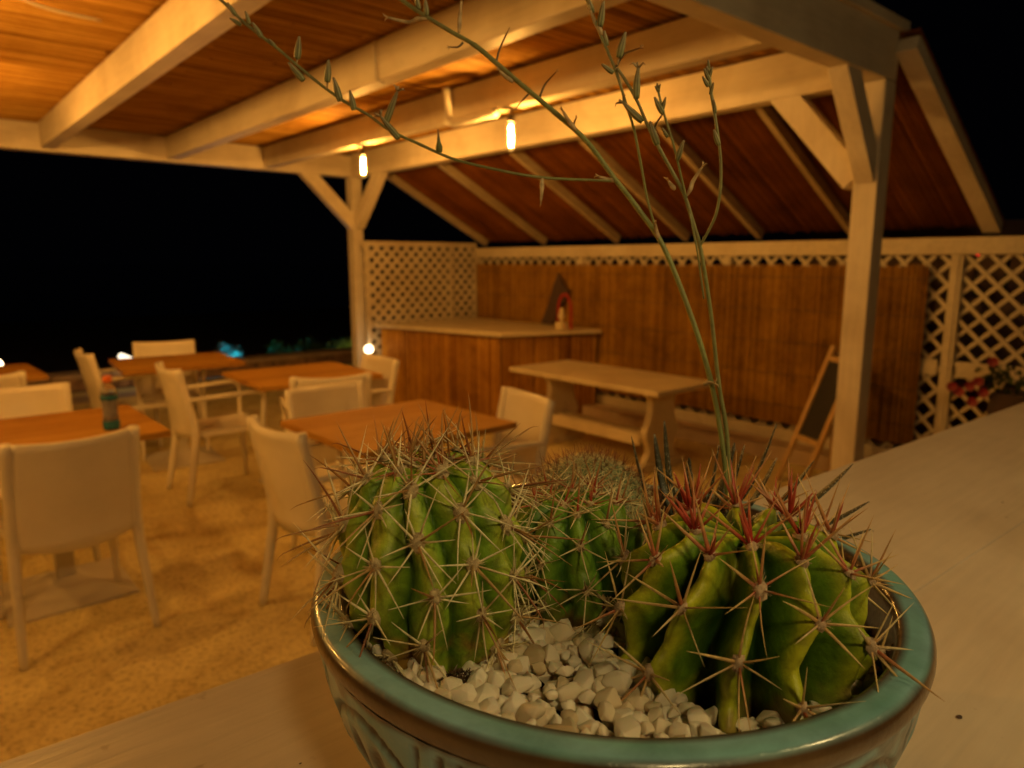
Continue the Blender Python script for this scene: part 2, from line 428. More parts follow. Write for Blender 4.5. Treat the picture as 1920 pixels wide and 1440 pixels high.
t.add([c4[0] + Vector((0, 1.39, 0)), c4[1] + Vector((0, 1.39, 0)), c4[1] + Vector((0, 6.44, 0)), c4[0] + Vector((0, 6.44, 0)),
       c4[0] + Vector((0, 1.39, .01)), c4[1] + Vector((0, 1.39, .01)), c4[1] + Vector((0, 6.44, .01)), c4[0] + Vector((0, 6.44, .01))],
      [(0, 3, 2, 1), (4, 5, 6, 7), (0, 1, 5, 4), (1, 2, 6, 5), (2, 3, 7, 6), (3, 0, 4, 7)]).build('roof_lining', 'roofreed', pg)
# conduit on the rafter and cable clips
MB().tube(smoothline([(2.645, 3.66, 2.475), (2.645, 3.655, 2.40), (2.645, 3.65, 2.31), (2.645, 3.61, 2.275), (2.645, 3.54, 2.268), (2.65, 3.35, 2.272), (2.67, 3.22, 2.278)], 5), .026, 12).build('conduit', 'cable', pg, smooth=True)
for (x, y) in ((1.83, 3.10),):
    MB().tube([(x, y, 2.47), (x, y, 2.30), (x + .05, y, 2.285)], .006, 6).build('cable_clip', 'cable', pg)
MB().tube(smoothline([(.30, 3.3, 2.472), (.55, 3.52, 2.455), (.80, 3.62, 2.47)], 6), .006, 6).build('loose_cable', 'cable', pg, smooth=True)

# hanging bulbs
def make_bulb(x, y, label):
    t = empty('hanging_bulb', (x, y, 2.10), label=label, cat='light bulb', group='glowing filament bulbs under the rafters')
    MB().tube([(x, y, 2.297), (x, y, 2.255)], .006, 8).build('flex', 'socket', t)
    MB().lathe([(0, 2.262), (.014, 2.262), (.019, 2.25), (.021, 2.232), (.032, 2.226), (.032, 2.222), (.015, 2.218), (0, 2.218)], 16, ctr=(x, y, 0)).build('socket', 'socket', t, smooth=True)  # wide flange added so the socket shields the rafter from the filament
    MB().lathe([(0, 2.205), (.006, 2.203), (.0105, 2.196), (.0105, 2.098), (.006, 2.091), (0, 2.089)][::-1], 10, ctr=(x, y, 0)).build('filament', 'bulb', t, smooth=True)
    MB().lathe([(0, 2.222), (.013, 2.218), (.0165, 2.210), (.0195, 2.198), (.021, 2.18), (.021, 2.10), (.020, 2.090), (.0165, 2.080), (.011, 2.073), (.005, 2.070), (0, 2.0695)][::-1], 24, ctr=(x, y, 0)).build('bulb_glass', 'amber', t, smooth=True)
make_bulb(2.725, 4.83, 'glowing bulb hanging in front of the far corner post')
make_bulb(2.725, 3.16, 'glowing bulb hanging beside the white conduit on the rafter')
make_bulb(.115, 4.83, 'glowing bulb on the rafter left of the picture, far one')
make_bulb(.115, 3.16, 'glowing bulb on the rafter left of the picture, near one')
make_bulb(-.775, 2.45, 'added unseen bulb on the second rafter to the left, brightening the floor')  # bulb added out of view to put more light on the floor
make_bulb(-2.55, 4.0, 'glowing bulb on the outermost rafter far to the left')

# ------------------------------------------------------------------ lattice fences
def lattice(parent, axis, fixed, u0, u1, z0, z1, pitch, w, th, mat='lattice', sgn=1):
    """two crossing layers of diagonal slats; u runs along y (axis 0) or x (axis 1)"""
    cnt = 0
    for layer, s in enumerate((1, -1)):
        k0 = (u0 - (z1 - z0)) if s > 0 else u0
        c = k0 + pitch * .37
        while c < (u1 if s > 0 else u1 + (z1 - z0)):
            # line u = c + s*(z - z0)
            za, zb = z0, z1
            if s > 0: za = max(z0, z0 + (u0 - c)); zb = min(z1, z0 + (u1 - c))
            else: za = max(z0, z0 + (c - u1)); zb = min(z1, z0 + (c - u0))
            if zb - za > .03:
                ua, ub = c + s * (za - z0), c + s * (zb - z0); f = fixed + (layer - .5) * th * 1.02
                if axis == 0: a, b, up = (f, ua, za), (f, ub, zb), (1, 0, 0)
                else: a, b, up = (ua, f, za), (ub, f, zb), (0, 1, 0)
                MB().bar(a, b, w, th, up).build('slat', mat, parent); cnt += 1
            c += pitch
    return cnt
fe = empty('lattice_fence', (5.05, 3.0, 0), label='long cream lattice fence behind the reed screen, running off to the right', cat='fence')
c_ = lattice(fe, 0, 5.05, .55, 6.4, .17, 1.50, .135, .024, .011)
MB().box((5.0, .3, 1.495), (5.10, 6.45, 1.60)).build('top_rail', 'lattice', fe, bevel=.004)
MB().box((5.02, .3, .73), (5.037, 1.52, .83)).build('middle_rail', 'lattice', fe, bevel=.004)
MB().box((5.02, 1.63, .73), (5.037, 6.4, .83)).build('middle_rail', 'lattice', fe, bevel=.004)
MB().box((5.02, .3, .10), (5.08, 6.4, .19)).build('bottom_rail', 'lattice', fe, bevel=.004)
for y in (.35, 1.575, 3.2, 4.8, 6.42):
    MB().box((5.015, y - .035, 0), (5.085, y + .035, 1.493)).build('post', 'lattice', fe, bevel=.004)
    MB().box((5.008, y - .012, .2), (5.0145, y + .012, 1.493)).build('cover_strip', 'lattice', fe)
fl = empty('lattice_screen', (4.3, 6.4, 0), label='fine cream lattice screen between the corner post and the reed fence, behind the bar', cat='fence')
lattice(fl, 1, 6.42, 3.60, 5.0, .15, 1.61, .118, .038, .012)
MB().box((3.58, 6.39, 1.605), (5.0, 6.45, 1.655)).build('top_rail', 'lattice', fl, bevel=.003)
MB().box((3.58, 6.39, .05), (5.0, 6.45, .14)).build('bottom_rail', 'lattice', fl, bevel=.003)
for x in (3.585, 4.62, 4.96): MB().box((x, 6.385, .14), (x + .04, 6.395, 1.605)).build('stile', 'lattice', fl)
# white kerb under the fence
kb = MB().box((4.80, -.5, 0), (4.99, 6.3, .115)).build('kerb', 'cap', None, bevel=.01)
tag(kb, label='pale painted kerb at the foot of the reed fence', cat='kerb')

def reeds(name, parent, mat, pa, pb, z0, z1, rag=.02, wmin=.0045, wmax=.0085, nrm=(-1, 0, 0)):
    """a screen of upright reeds from pa to pb (xy)"""
    mb = MB(); pa = Vector((*pa, 0)); pb = Vector((*pb, 0)); L = (pb - pa).length; d = (pb - pa) / L; nn = Vector(nrm); s = 0
    while s < L:
        w = random.uniform(wmin, wmax); r0 = random.uniform(0, rag); r1 = random.uniform(0, rag); off = random.uniform(0, .005)
        vs = []; sg = 3
        for i in range(sg + 1):
            z = z0 + r0 + (z1 - r1 - z0 - r0) * i / sg; wob = random.uniform(-.0015, .0015)
            p = pa + d * (s + wob) + nn * off + Vector((0, 0, z))
            vs += [p, p + d * w * .3 + nn * w * .42, p + d * w * .75 + nn * w * .42, p + d * w * 1.02]
        fs = [(4*i+j, 4*i+j+1, 4*i+5+j, 4*i+4+j) for i in range(sg) for j in range(3)]
        mb.add(vs, fs); s += w
    return mb.build(name, mat, parent, kind='stuff')
random.seed(11)
rs = empty('reed_screen', (4.98, 4, .22), label='golden brown reed matting fixed to the lattice fence behind the bench', cat='reed screen')
MB().box((4.992, 1.72, .25), (4.998, 6.38, 1.405)).build('backing', 'reed', rs)
reeds('reeds', rs, 'reed', (4.985, 1.72), (4.985, 6.36), .235, 1.438, .025)
for z in (.38, .62, .86, 1.10, 1.34): MB().bar((4.974, 1.72, z), (4.974, 6.3, z), .002, .003, (0, 0, 1)).build('binding_wire', 'dark', rs)

# ------------------------------------------------------------------ bar
bar = empty('bar_counter', (4.3, 5.3, 0), label='reed clad bar counter with cream top in the far corner', cat='bar')
pts = [(3.66, 6.36), (4.0, 4.77), (4.93, 4.43), (4.93, 6.36)]
MB().prism(pts, 2, .795, .833).build('counter_top', 'counter', bar, bevel=.005)
inn = [(3.72, 6.33), (4.04, 4.83), (4.92, 4.50), (4.92, 6.33)]
MB().prism(inn, 2, 0, .794).build('core', 'backwall', bar)
dA = (Vector(inn[1]) - Vector(inn[0])).normalized(); nA = (-abs(dA.y), -abs(dA.x), 0); dB = (Vector(inn[2]) - Vector(inn[1])).normalized(); nB = (-abs(dB.y), -abs(dB.x), 0)
def off2(p, n, k=.006): return (p[0] + n[0] * k, p[1] + n[1] * k)
reeds('front_reeds', bar, 'barreed', off2(inn[0], nA), off2(inn[1], nA), .01, .79, .012, .006, .011, nA)
reeds('side_reeds', bar, 'barreed', off2(inn[1], nB), off2(inn[2], nB), .01, .79, .012, .006, .011, nB)
# ornament and driftwood on the bar
orn = empty('ornament', (4.62, 4.72, .833), label='small red arch with pale figure on an ivory block on the bar', cat='ornament')
MB().box((4.60, 4.62, .834), (4.68, 4.71, .90)).build('block', 'ivory', orn, bevel=.004)
MB().lathe([(0, .90), (.022, .90), (.012, .915), (.03, .94), (.034, .965), (.02, .99), (.022, 1.01), (.012, 1.03), (0, 1.035)], 14, ctr=(4.64, 4.665, 0)).build('figure', 'ivory', orn, smooth=True)
arc = [(4.70, 4.77, .835), (4.70, 4.775, .96), (4.695, 4.76, 1.06), (4.69, 4.72, 1.135), (4.69, 4.68, 1.15), (4.69, 4.64, 1.135), (4.69, 4.60, 1.06), (4.69, 4.595, .95), (4.69, 4.59, .835)]
MB().tube(smoothline(arc, 5), .013, 10).build('arch', 'red', orn, smooth=True)
dw = empty('driftwood_board', (4.91, 5.1, .834), label='dark pointed driftwood board leaning on the reed wall behind the ornament', cat='driftwood')
MB().prism([(5.23, .836), (5.07, .836), (4.98, .97), (4.84, 1.17), (4.92, 1.23), (4.99, 1.34), (5.05, 1.23), (5.12, 1.04)], 0, 4.90, 4.93).build('board', 'drift', dw, bevel=.006)

# ------------------------------------------------------------------ trestle bench table
bt = empty('trestle_table', (3.99, 3.55, 0), label='long low cream trestle table with scrolled ends in front of the bar', cat='table')
MB().box((3.66, 2.79, .585), (4.33, 4.27, .62)).build('tabletop', 'bench', bt, bevel=.006)
def profile(cx):
    L = []
    for i in range(25):
        z = .06 + .52 * i / 24
        t = (z - .06) / .52
        w = .125 + .06 * math.exp(-((t - .40) / .17) ** 2) + .06 * math.exp(-((t - 1) / .10) ** 2) + .06 * math.exp(-(t / .10) ** 2)
        L.append((w, z))
    return [(cx - w, z) for w, z in L] + [(cx + w, z) for w, z in L[::-1]]
for y in (3.02, 4.02):
    e = MB().prism(profile(3.995), 1, y - .025, y + .025).build('end_panel', 'bench', bt, bevel=.004)
    MB().box((3.74, y - .04, 0), (4.25, y + .04, .06)).build('foot', 'bench', bt, bevel=.008)
MB().box((3.94, 3.047, .20), (4.05, 3.993, .25)).build('stretcher', 'bench', bt, bevel=.004)
MB().box((3.80, 3.047, .19), (3.83, 3.993, .27)).build('stretcher', 'bench', bt, bevel=.004)

# ------------------------------------------------------------------ chalkboard
ab = empty('chalkboard', (4.3, 2.2, 0), label='small wooden A-frame chalkboard standing behind the near post', cat='chalkboard')
e77 = Vector((math.sin(R(77 + 40.85)), math.cos(R(77 + 40.85)), 0)); em = Vector((math.sin(R(167 + 40.85)), math.cos(R(167 + 40.85)), 0))
F0 = Vector((4.36, 2.31, 0))
def ap(a, h, k=0.0): return F0 + em * a + e77 * (.36 * h / .9 + k) + Vector((0, 0, h))
W_ = .25
for a in (0, W_): MB().bar(ap(a, 0), ap(a, .90), .022, .04, em).build('rail', 'pine', ab, bevel=.002)
for h in (.30, .82): MB().bar(ap(.02, h), ap(W_ - .02, h), .022, .035, (0, 0, 1)).build('crosspiece', 'pine', ab, bevel=.002)
bd = MB(); q = [ap(.02, .32), ap(W_ - .02, .32), ap(W_ - .02, .80), ap(.02, .80)]
bd.add(q + [p + e77 * .012 for p in q], [(0, 1, 2, 3), (7, 6, 5, 4), (0, 4, 5, 1), (1, 5, 6, 2), (2, 6, 7, 3), (3, 7, 4, 0)]).build('board', 'black', ab)
for a in (.0, W_): MB().bar(ap(a, 0) + e77 * .42, ap(a, .86) + e77 * .03, .022, .035, em).build('rear_leg', 'pine', ab, bevel=.002)

# ------------------------------------------------------------------ chairs
def back_shell(t_in):
    """curved back panel with a raised border, solid"""
    nx, nz = 16, 14; W = .195; v = []; 
    for side in (0, 1):
        for j in range(nz + 1):
            z = .415 + .405 * j / nz
            for i in range(nx + 1):
                u = -1 + 2 * i / nx; x = W * u
                edge = max(abs(u), abs(2 * j / nz - 1)); th = .012 if edge > .84 else .006
                ztop = z + (.010 * u * u if j == nz else 0) - (.025 * (1 - u * u) if j == 0 else 0)
                y = -.205 - .075 * (z - .415) / .405 - .042 * (1 - u * u)
                v.append((x, y + (th if side else -th), ztop))
    n1 = (nx + 1) * (nz + 1); f = []
    for s in (0, 1):
        for j in range(nz):
            for i in range(nx):
                a = s * n1 + j * (nx + 1) + i; f.append((a, a + 1, a + nx + 2, a + nx + 1))
    ring = [i for i in range(nx + 1)] + [j * (nx + 1) + nx for j in range(1, nz + 1)] + [nz * (nx + 1) + i for i in range(nx - 1, -1, -1)] + [j * (nx + 1) for j in range(nz - 1, 0, -1)]
    for a, b in zip(ring, ring[1:] + ring[:1]): f.append((a, b, b + n1, a + n1))
    return MB().add(v, f)
def make_chair(label, arms=True):
    t = empty('armchair' if arms else 'dining_chair', (0, 0, 0), label=label, cat='chair', group='cream resin chairs round the terrace tables')
    back_shell(0).build('backrest', 'chair', t, smooth=True)
    # seat: shallow dished slab
    nx = 10; v = []; 
    for s in (0, 1):
        for j in range(nx + 1):
            for i in range(nx + 1):
                u = -1 + 2 * i / nx; w = -1 + 2 * j / nx
                x = (.20 + .015 * w) * u; y = .01 + .21 * w
                v.append((x, y, (.435 - .012 * (1 - u * u) * (1 - w * w) + .008 * max(0, w) ** 3) if s else .405))
    n1 = (nx + 1) ** 2; f = [(s*n1 + j*(nx+1) + i, s*n1 + j*(nx+1) + i + 1, s*n1 + (j+1)*(nx+1) + i + 1, s*n1 + (j+1)*(nx+1) + i) for s in (0, 1) for j in range(nx) for i in range(nx)]
    ring = list(range(nx + 1)) + [j*(nx+1) + nx for j in range(1, nx + 1)] + [nx*(nx+1) + i for i in range(nx - 1, -1, -1)] + [j*(nx+1) for j in range(nx - 1, 0, -1)]
    for a, b in zip(ring, ring[1:] + ring[:1]): f.append((a, b, b + n1, a + n1))
    MB().add(v, f).build('seat', 'chair', t, bevel=0)
    for s in (-1, 1):
        # rear leg runs on up beside the back
        pts = [(s*.225, -.275, 0), (s*.215, -.235, .22), (s*.205, -.207, .42), (s*.202, -.236, .62), (s*.203, -.280, .828)]
        MB().tube(smoothline(pts, 4), [.015 + .007 * min(1, i / 8) for i in range(17)], 8, flat=1.15).build('leg', 'chair', t, smooth=True)
        pts = [(s*.222, .225, 0), (s*.215, .215, .22), (s*.208, .205, .42)]
        MB().tube(smoothline(pts, 4), [.014 + .008 * i / 8 for i in range(9)], 8).build('leg', 'chair', t, smooth=True)
        if arms:
            pts = [(s*.206, -.245, .635), (s*.225, -.16, .645), (s*.235, 0, .65), (s*.235, .14, .655), (s*.232, .195, .645), (s*.228, .213, .61), (s*.215, .208, .50), (s*.208, .205, .42)]
            MB().tube(smoothline(pts, 4), .0125, 8, flat=1.3).build('armrest', 'chair', t, smooth=True)
    return t
ch = make_chair('pale armchair seen from behind, pulled up to the near left table with the bottle')
arm_src = ch
def place(src, x, y, deg, label): return copy_tree(src, None, (x, y, 0), R(deg), label)
ch.location = (.415, 3.21, 0); ch.rotation_euler = (0, 0, R(3))
# faces: 0 = +y, 90 = -x, 180 = -y, -90 = +x
place(ch, .40, 4.02, 176, 'pale chair facing the camera across the near left table with the bottle')
place(ch, 1.335, 2.64, -87, 'pale chair seen from behind on the left of the table beside the cactus bowl')
place(ch, 1.48, 4.57, -91, 'pale armchair seen side on, between the left table and the middle table')
place(ch, 1.24, 5.72, -90, 'pale armchair seen side on under the glowing path lamp, facing the far table')
place(ch, 1.52, 5.78, 168, 'pale chair behind the far table, only its low back showing against the night')
place(ch, 1.87, 3.86, -18, 'pale armchair with curved back towards the camera, at the table before the corner post')
place(ch, 1.64, 3.06, 184, 'pale chair facing the camera behind the table beside the cactus bowl')
place(ch, 2.12, 4.12, 88, 'pale chair in front of the bar with a garden lamp shining above its back')
place(ch, 1.965, 2.53, 79, 'pale chair between the table by the cactus bowl and the trestle table')
place(ch, .28, 5.15, 4, 'pale chair cut by the left edge of the picture, second row back')

# ------------------------------------------------------------------ cafe tables
def make_table(label, w=.78, d=.74):
    t = empty('cafe_table', (0, 0, 0), label=label, cat='table', group='square teak tables on pale pedestals')
    nb = 6; bw_ = d / nb
    for k in range(nb):
        MB().box((-w/2, -d/2 + k*bw_ + .0012, .712), (w/2, -d/2 + (k+1)*bw_ - .0012, .74)).build('board', 'teak', t, bevel=.002)
    MB().box((-.26, -.26, .695), (.26, .26, .7115)).build('mounting_plate', 'tablebase', t)
    MB().box((-.035, -.035, .06), (.035, .035, .695)).build('column', 'tablebase', t, bevel=.004)
    b = MB(); b.add([(-.24, -.24, 0), (.24, -.24, 0), (.24, .24, 0), (-.24, .24, 0), (-.24, -.24, .012), (.24, -.24, .012), (.24, .24, .012), (-.24, .24, .012),
                     (-.05, -.05, .075), (.05, -.05, .075), (.05, .05, .075), (-.05, .05, .075)],
                    [(0, 3, 2, 1), (0, 1, 5, 4), (1, 2, 6, 5), (2, 3, 7, 6), (3, 0, 4, 7), (4, 5, 9, 8), (5, 6, 10, 9), (6, 7, 11, 10), (7, 4, 8, 11), (8, 9, 10, 11)])
    b.build('base', 'tablebase', t)
    return t
tb = make_table('teak table with an orange capped bottle on it, near left')
tb.location = (.44, 3.56, 0)
copy_tree(tb, None, (1.655, 2.70, 0), R(1), 'teak table directly behind the hooked spine cactus')
copy_tree(tb, None, (1.94, 4.33, 0), R(-2), 'teak table in front of the far corner post')
copy_tree(tb, None, (1.50, 5.48, 0), R(-5), 'farthest teak table, beside the cyan lit shrub')
copy_tree(tb, None, (.28, 5.66, 0), R(2), 'teak table cut by the left edge, beyond the second row chair')

# bottle
bo = empty('bottle', (.644, 3.375, .74), label='plastic drink bottle with orange cap and teal drink on the near left table', cat='bottle')
def lt(prof, name, mat, n=24): return MB().lathe([(r, z + .74) for r, z in prof], n, ctr=(.644, 3.375, 0)).build(name, mat, bo, smooth=True)
lt([(0, .002), (.030, .002), (.034, .01), (.034, .035), (.033, .04), (0, .04)], 'drink', 'teal')
lt([(0, .041), (.031, .041), (.029, .065), (.029, .10), (.032, .125), (.0325, .13), (0, .13)], 'label_wrap', 'label')
lt([(0, .131), (.034, .131), (.035, .145), (.034, .15), (0, .15)], 'band', 'teal')
lt([(0, .151), (.033, .151), (.031, .17), (.024, .19), (.016, .203), (.014, .205), (0, .205)], 'shoulder', 'plastic')
lt([(0, .206), (.017, .206), (.018, .21), (.018, .228), (.015, .232), (0, .232)], 'cap', 'cap_o')

# ------------------------------------------------------------------ garden lights and shrubs beyond the terrace
def leafy(mb, ctr, rx, ry, rz, n, size, cols):
    for i in range(n):
        a = random.uniform(0, 6.283); u = random.random() ** .5; ph = random.uniform(-.3, 1.2)
        p = Vector(ctr) + Vector((rx*u*math.cos(a)*math.cos(ph), ry*u*math.sin(a)*math.cos(ph), rz*abs(math.sin(ph))*random.uniform(.6, 1.05)))
        d = Vector((random.gauss(0, 1), random.gauss(0, 1), random.gauss(.4, 1))).normalized(); sd = d.cross(Vector((random.random(), random.random(), random.random()))).normalized()
        L = size * random.uniform(.6, 1.3); w = L * .28
        mb.add([p, p + d*L*.5 + sd*w, p + d*L, p + d*L*.5 - sd*w], [(0, 1, 2, 3)], random.choice(cols))
def shrub(name, ctr, rx, ry, rz, n, size, cols, label, group=None):
    t = empty(name, ctr, label=label, cat='shrub', group=group)
    st = MB()
    for k in range(6):
        a = random.uniform(0, 6.28); st.tube([ctr, Vector(ctr) + Vector((.5*rx*math.cos(a), .5*ry*math.sin(a), .7*rz))], [.02, .008], 6, (.08, .05, .03))
    st.build('stems', 'leaf', t)
    mb = MB(); leafy(mb, ctr, rx, ry, rz, n, size, cols); mb.build('foliage', 'leaf', t, kind='stuff'); return t
random.seed(21)
GR = [(.05, .10, .02), (.08, .14, .03), (.04, .07, .02), (.10, .15, .03)]
shrub('shrub', (3.95, 11.6, -.35), .32, .3, .52, 900, .06, [(.30, .34, .34), (.2, .25, .25), (.12, .18, .16)], 'shrub lit bright cyan by a garden spotlight, beyond the tables')
shrub('shrub', (4.85, 11.7, -.35), .30, .3, .50, 600, .06, GR, 'dark low shrub just right of the cyan lit one')
shrub('shrub', (5.15, 11.2, -.35), .5, .3, .55, 800, .06, GR, 'dim green shrub midway between the cyan shrub and the corner post')
shrub('shrub', (5.50, 10.6, -.35), .50, .35, .58, 1200, .055, [(.12, .20, .03), (.18, .25, .05), (.08, .14, .02)], 'yellow green lit shrub left of the corner post')
def orb(name, c, r, mat, label, cat='garden lamp', stake=True):
    t = empty(name, (c[0], c[1], c[2] - .2), label=label, cat=cat)
    MB().lathe([(r*math.sin(math.pi*i/8), -r*math.cos(math.pi*i/8)) for i in range(9)], 12, ctr=c).build('globe', mat, t, smooth=True)
    if stake: MB().tube([(c[0], c[1], c[2] - .28), (c[0], c[1], c[2] - r)], .012, 8).build('stake', 'dark', t)
    return t
orb('spot_lamp', (3.93, 11.22, -.12), .03, 'cyanlamp', 'cyan spotlight hidden behind the low wall lighting a shrub')
orb('spot_lamp', (5.75, 10.15, .0), .035, 'greenlamp', 'small warm spotlight at the foot of the yellow green shrub')
# globe lamp by the corner post
gl = empty('garden_lamp', (3.53, 6.30, 0), label='small round lamp shining beside the foot of the corner post', cat='garden lamp')
MB().lathe([(.042*math.sin(math.pi*i/10), .585 - .042*math.cos(math.pi*i/10)) for i in range(11)], 16, ctr=(3.545, 6.30, 0)).build('globe', 'gardenlamp', gl, smooth=True)
MB().tube([(3.545, 6.30, 0), (3.545, 6.30, .543)], .010, 8).build('stake', 'dark', gl)
MB().lathe([(0, .535), (.03, .537), (.02, .55), (0, .551)], 12, ctr=(3.545, 6.30, 0)).build('collar', 'dark', gl)
# tilted tube lamp on a thin post
pl = empty('path_lamp', (2.05, 8.875, 0), label='pale glowing tube lamp tilted on a thin dark post beyond the tables', cat='path lamp')
MB().tube([(2.05, 8.875, 0), (2.05, 8.875, .26)], .012, 8).build('post', 'dark', pl)
MB().tube(smoothline([(1.84, 8.92, .41), (1.94, 8.90, .355), (2.07, 8.87, .285)], 5), [.02] + [.036] * 9 + [.02], 12).build('lamp_head', 'headlamp', pl, smooth=True)
lp = empty('path_lamp', (.9, 10.2, 0), label='round glowing lamp cut by the left edge of the picture', cat='path lamp')
MB().tube([(.86, 10.2, -.35), (.86, 10.2, .2)], .012, 8).build('post', 'dark', lp)
MB().lathe([(.09*math.sin(math.pi*i/10), .25 - .09*math.cos(math.pi*i/10)) for i in range(11)], 16, ctr=(.79, 10.2, 0)).build('globe', 'gardenlamp', lp, smooth=True)
orb('string_light', (5.55, 1.62, 1.50), .010, 'redlamp', 'tiny red light glimmering behind the top of the lattice', 'string light')
orb('string_light', (5.55, 1.44, 1.51), .007, 'redlamp', 'fainter tiny red light right of the brighter one behind the lattice', 'string light')

# flowers in a wooden planter at the lattice on the right
pn = empty('planter', (4.75, 1.0, 0), label='dark wooden planter in front of the right lattice', cat='planter')
MB().box((4.62, .72, .58), (4.88, 1.22, .72)).build('box', 'drift', pn, bevel=.008)
MB().box((4.66, .78, .0), (4.70, .82, .58)).build('leg', 'drift', pn); MB().box((4.80, 1.12, .0), (4.84, 1.16, .58)).build('leg', 'drift', pn)
random.seed(31)
fp = empty('flowering_plant', (4.74, 1.24, .72), label='small plant with red flowers spilling over the dark wooden planter', cat='plant')
mb = MB(); leafy(mb, (4.72, 1.20, .73), .12, .16, .16, 90, .05, [(.03, .05, .015), (.05, .08, .02)]); mb.build('foliage', 'leaf', fp, kind='stuff')
for k, (y, z) in enumerate([(1.31, .75), (1.36, .71), (1.27, .78), (1.24, .72), (1.40, .735), (1.29, .66), (1.21, .90)]):
    mb = MB(); cc = Vector((4.60, y, z))
    for j in range(7):
        a = j * .9; d = Vector((-.3, math.cos(a), math.sin(a))).normalized(); sd = d.cross(Vector((1, 0, 0))).normalized()
        L = .034
        mb.add([cc, cc + d*L*.6 + sd*L*.4, cc + d*L, cc + d*L*.6 - sd*L*.4], [(0, 1, 2, 3)], (.28, .01, .02))
    mb.build('flower', 'leaf', fp)
MB().tube([(4.72, 1.2, .73), (4.70, 1.22, .82), (4.62, 1.21, .90)], .004, 6, (.05, .04, .02)).build('stem', 'leaf', fp)

# porch lamps of the building behind the viewer, the light the bowl is seen by
for (x, y, z, mt, lb) in ((.78, -.50, 2.08, 'walllamp', 'brighter porch globe lamp behind the viewer, out of the picture'), (-.12, -.62, 2.10, 'walllamp2', 'dimmer porch globe lamp behind the viewer on the left, out of the picture')):
    wl = empty('porch_lamp', (x, y, z), label=lb, cat='porch lamp')
    MB().lathe([(.07*math.sin(math.pi*i/10), z - .07*math.cos(math.pi*i/10)) for i in range(11)], 16, ctr=(x, y, 0)).build('globe', mt, wl, smooth=True)
    MB().tube([(x, y, z + .07), (x, y, z + .6)], .010, 8).build('rod', 'dark', wl)

# ------------------------------------------------------------------ ledge (serving counter on a low wall)
lg = empty('ledge', (0, .3, 0), label='wide white painted timber ledge that the cactus bowl stands on', cat='ledge')
dE = Vector((1.925, -.086, 0)).normalized(); nE = Vector((-dE.y, dE.x, 0)); O = Vector((.018, .528, 1.13))
yy = 0.0
for k, w in enumerate((.262, .63)):
    a = O - dE * 2.2 - nE * (yy + w / 2 - .001); b = O + dE * 3.4 - nE * (yy + w / 2 - .001)
    yy += w + .0003
    dz = Vector((0, 0, -.0175 - (k % 2) * .0006))
    MB().bar(a + dz, b + dz, w, .035, (0, 0, 1)).build('board', 'ledge', lg, bevel=.0012)
a = O - dE * 2.2 - nE * .42; b = O + dE * 3.4 - nE * .42
MB().bar(a + Vector((0, 0, -.585)), b + Vector((0, 0, -.585)), .62, 1.088, (0, 0, 1)).build('wall_below', 'backwall', lg)

# specks and dry flakes lying on the ledge
random.seed(61)
for k, (x, y, r_, lb) in enumerate(((.541, .138, .0030, 'largest dry brown flake on the ledge, lower right of the bowl'), (.62, .235, .0016, 'tiny brown speck on the ledge just right of the bowl rim'),
        (.70, .262, .0014, 'tiny dark speck on the white ledge, further right of the bowl'), (.86, .33, .0018, 'small dark crumb in the middle of the white ledge'), (1.10, .26, .0022, 'small brown crumb on the far right of the ledge'), (.165, .40, .0011, 'tiny dark speck on the ledge left of the bowl'))):
    z = 1.1302; mb = MB(); vs = [(x, y, z + r_*.5)]
    for q in range(7):
        a = q*.898; rr = r_*random.uniform(.5, 1.2); vs.append((x + rr*math.cos(a)*1.3, y + rr*math.sin(a)*.7, z))
    tag(mb.add(vs, [(0, 1+q, 1+(q+1) % 7) for q in range(7)] + [tuple(range(7, 0, -1))]).build('dry_flake', 'drift', None), lb, 'debris')

# ------------------------------------------------------------------ cactus bowl
CX, CY, RZ = .3105, .2705, 1.267            # bowl centre and rim height
GZ = RZ - .021                            # gravel level
CAMP = Vector((0, 0, 1.45))
bowl = empty('ceramic_bowl', (CX, CY, 1.1302), label='large round teal glazed ceramic bowl with brown edges and carved sides', cat='bowl')
TEAL = (.27, .50, .56); BRN = (.085, .045, .022)
def mixv(a, b, t): t = max(0, min(1, t)); return tuple(a[i] + (b[i] - a[i]) * t for i in range(3))
def sm(a, b, x): t = max(0, min(1, (x - a) / (b - a))); return t * t * (3 - 2 * t)
# rim and inner wall
prof = [(.120, -.060), (.140, -.045), (.1475, -.032), (.1512, -.018), (.1528, -.006), (.1540, -.0018), (.1552, -.0003), (.1566, .0), (.160, .0003), (.164, .0004), (.1670, .0), (.1686, -.0008), (.1700, -.0026), (.1710, -.0050), (.1712, -.0075), (.1708, -.0098), (.1698, -.0118), (.1690, -.0130)]
prof = [(a * 1.018, b) for a, b in prof]
pc = [BRN] * 6 + [(.05, .03, .016), mixv(BRN, TEAL, .12), TEAL, TEAL, TEAL, mixv(BRN, TEAL, .45), BRN, BRN, (.11, .06, .03), (.10, .055, .028), BRN, BRN]
n = 256; mb = MB(); vs = []; cs = []
for i, (r_, z_) in enumerate(prof):
    for k in range(n):
        a = 2*math.pi*k/n; wob = .0004 * math.sin(3*a + 1) + .0003 * math.sin(7*a)
        nz = noise.noise(Vector((math.cos(a)*5, math.sin(a)*5, i*.4)))
        vs.append((CX + (r_ + wob)*math.cos(a), CY + (r_ + wob)*math.sin(a), RZ + z_ + .0002*math.sin(5*a)))
        c = pc[i]
        if 7 < i < 12: c = mixv(c, (.19, .45, .42), .3 + .9*nz)
        elif i >= 12: c = mixv(c, (.20, .12, .05), .2 + .9*nz)
        cs.append(c)
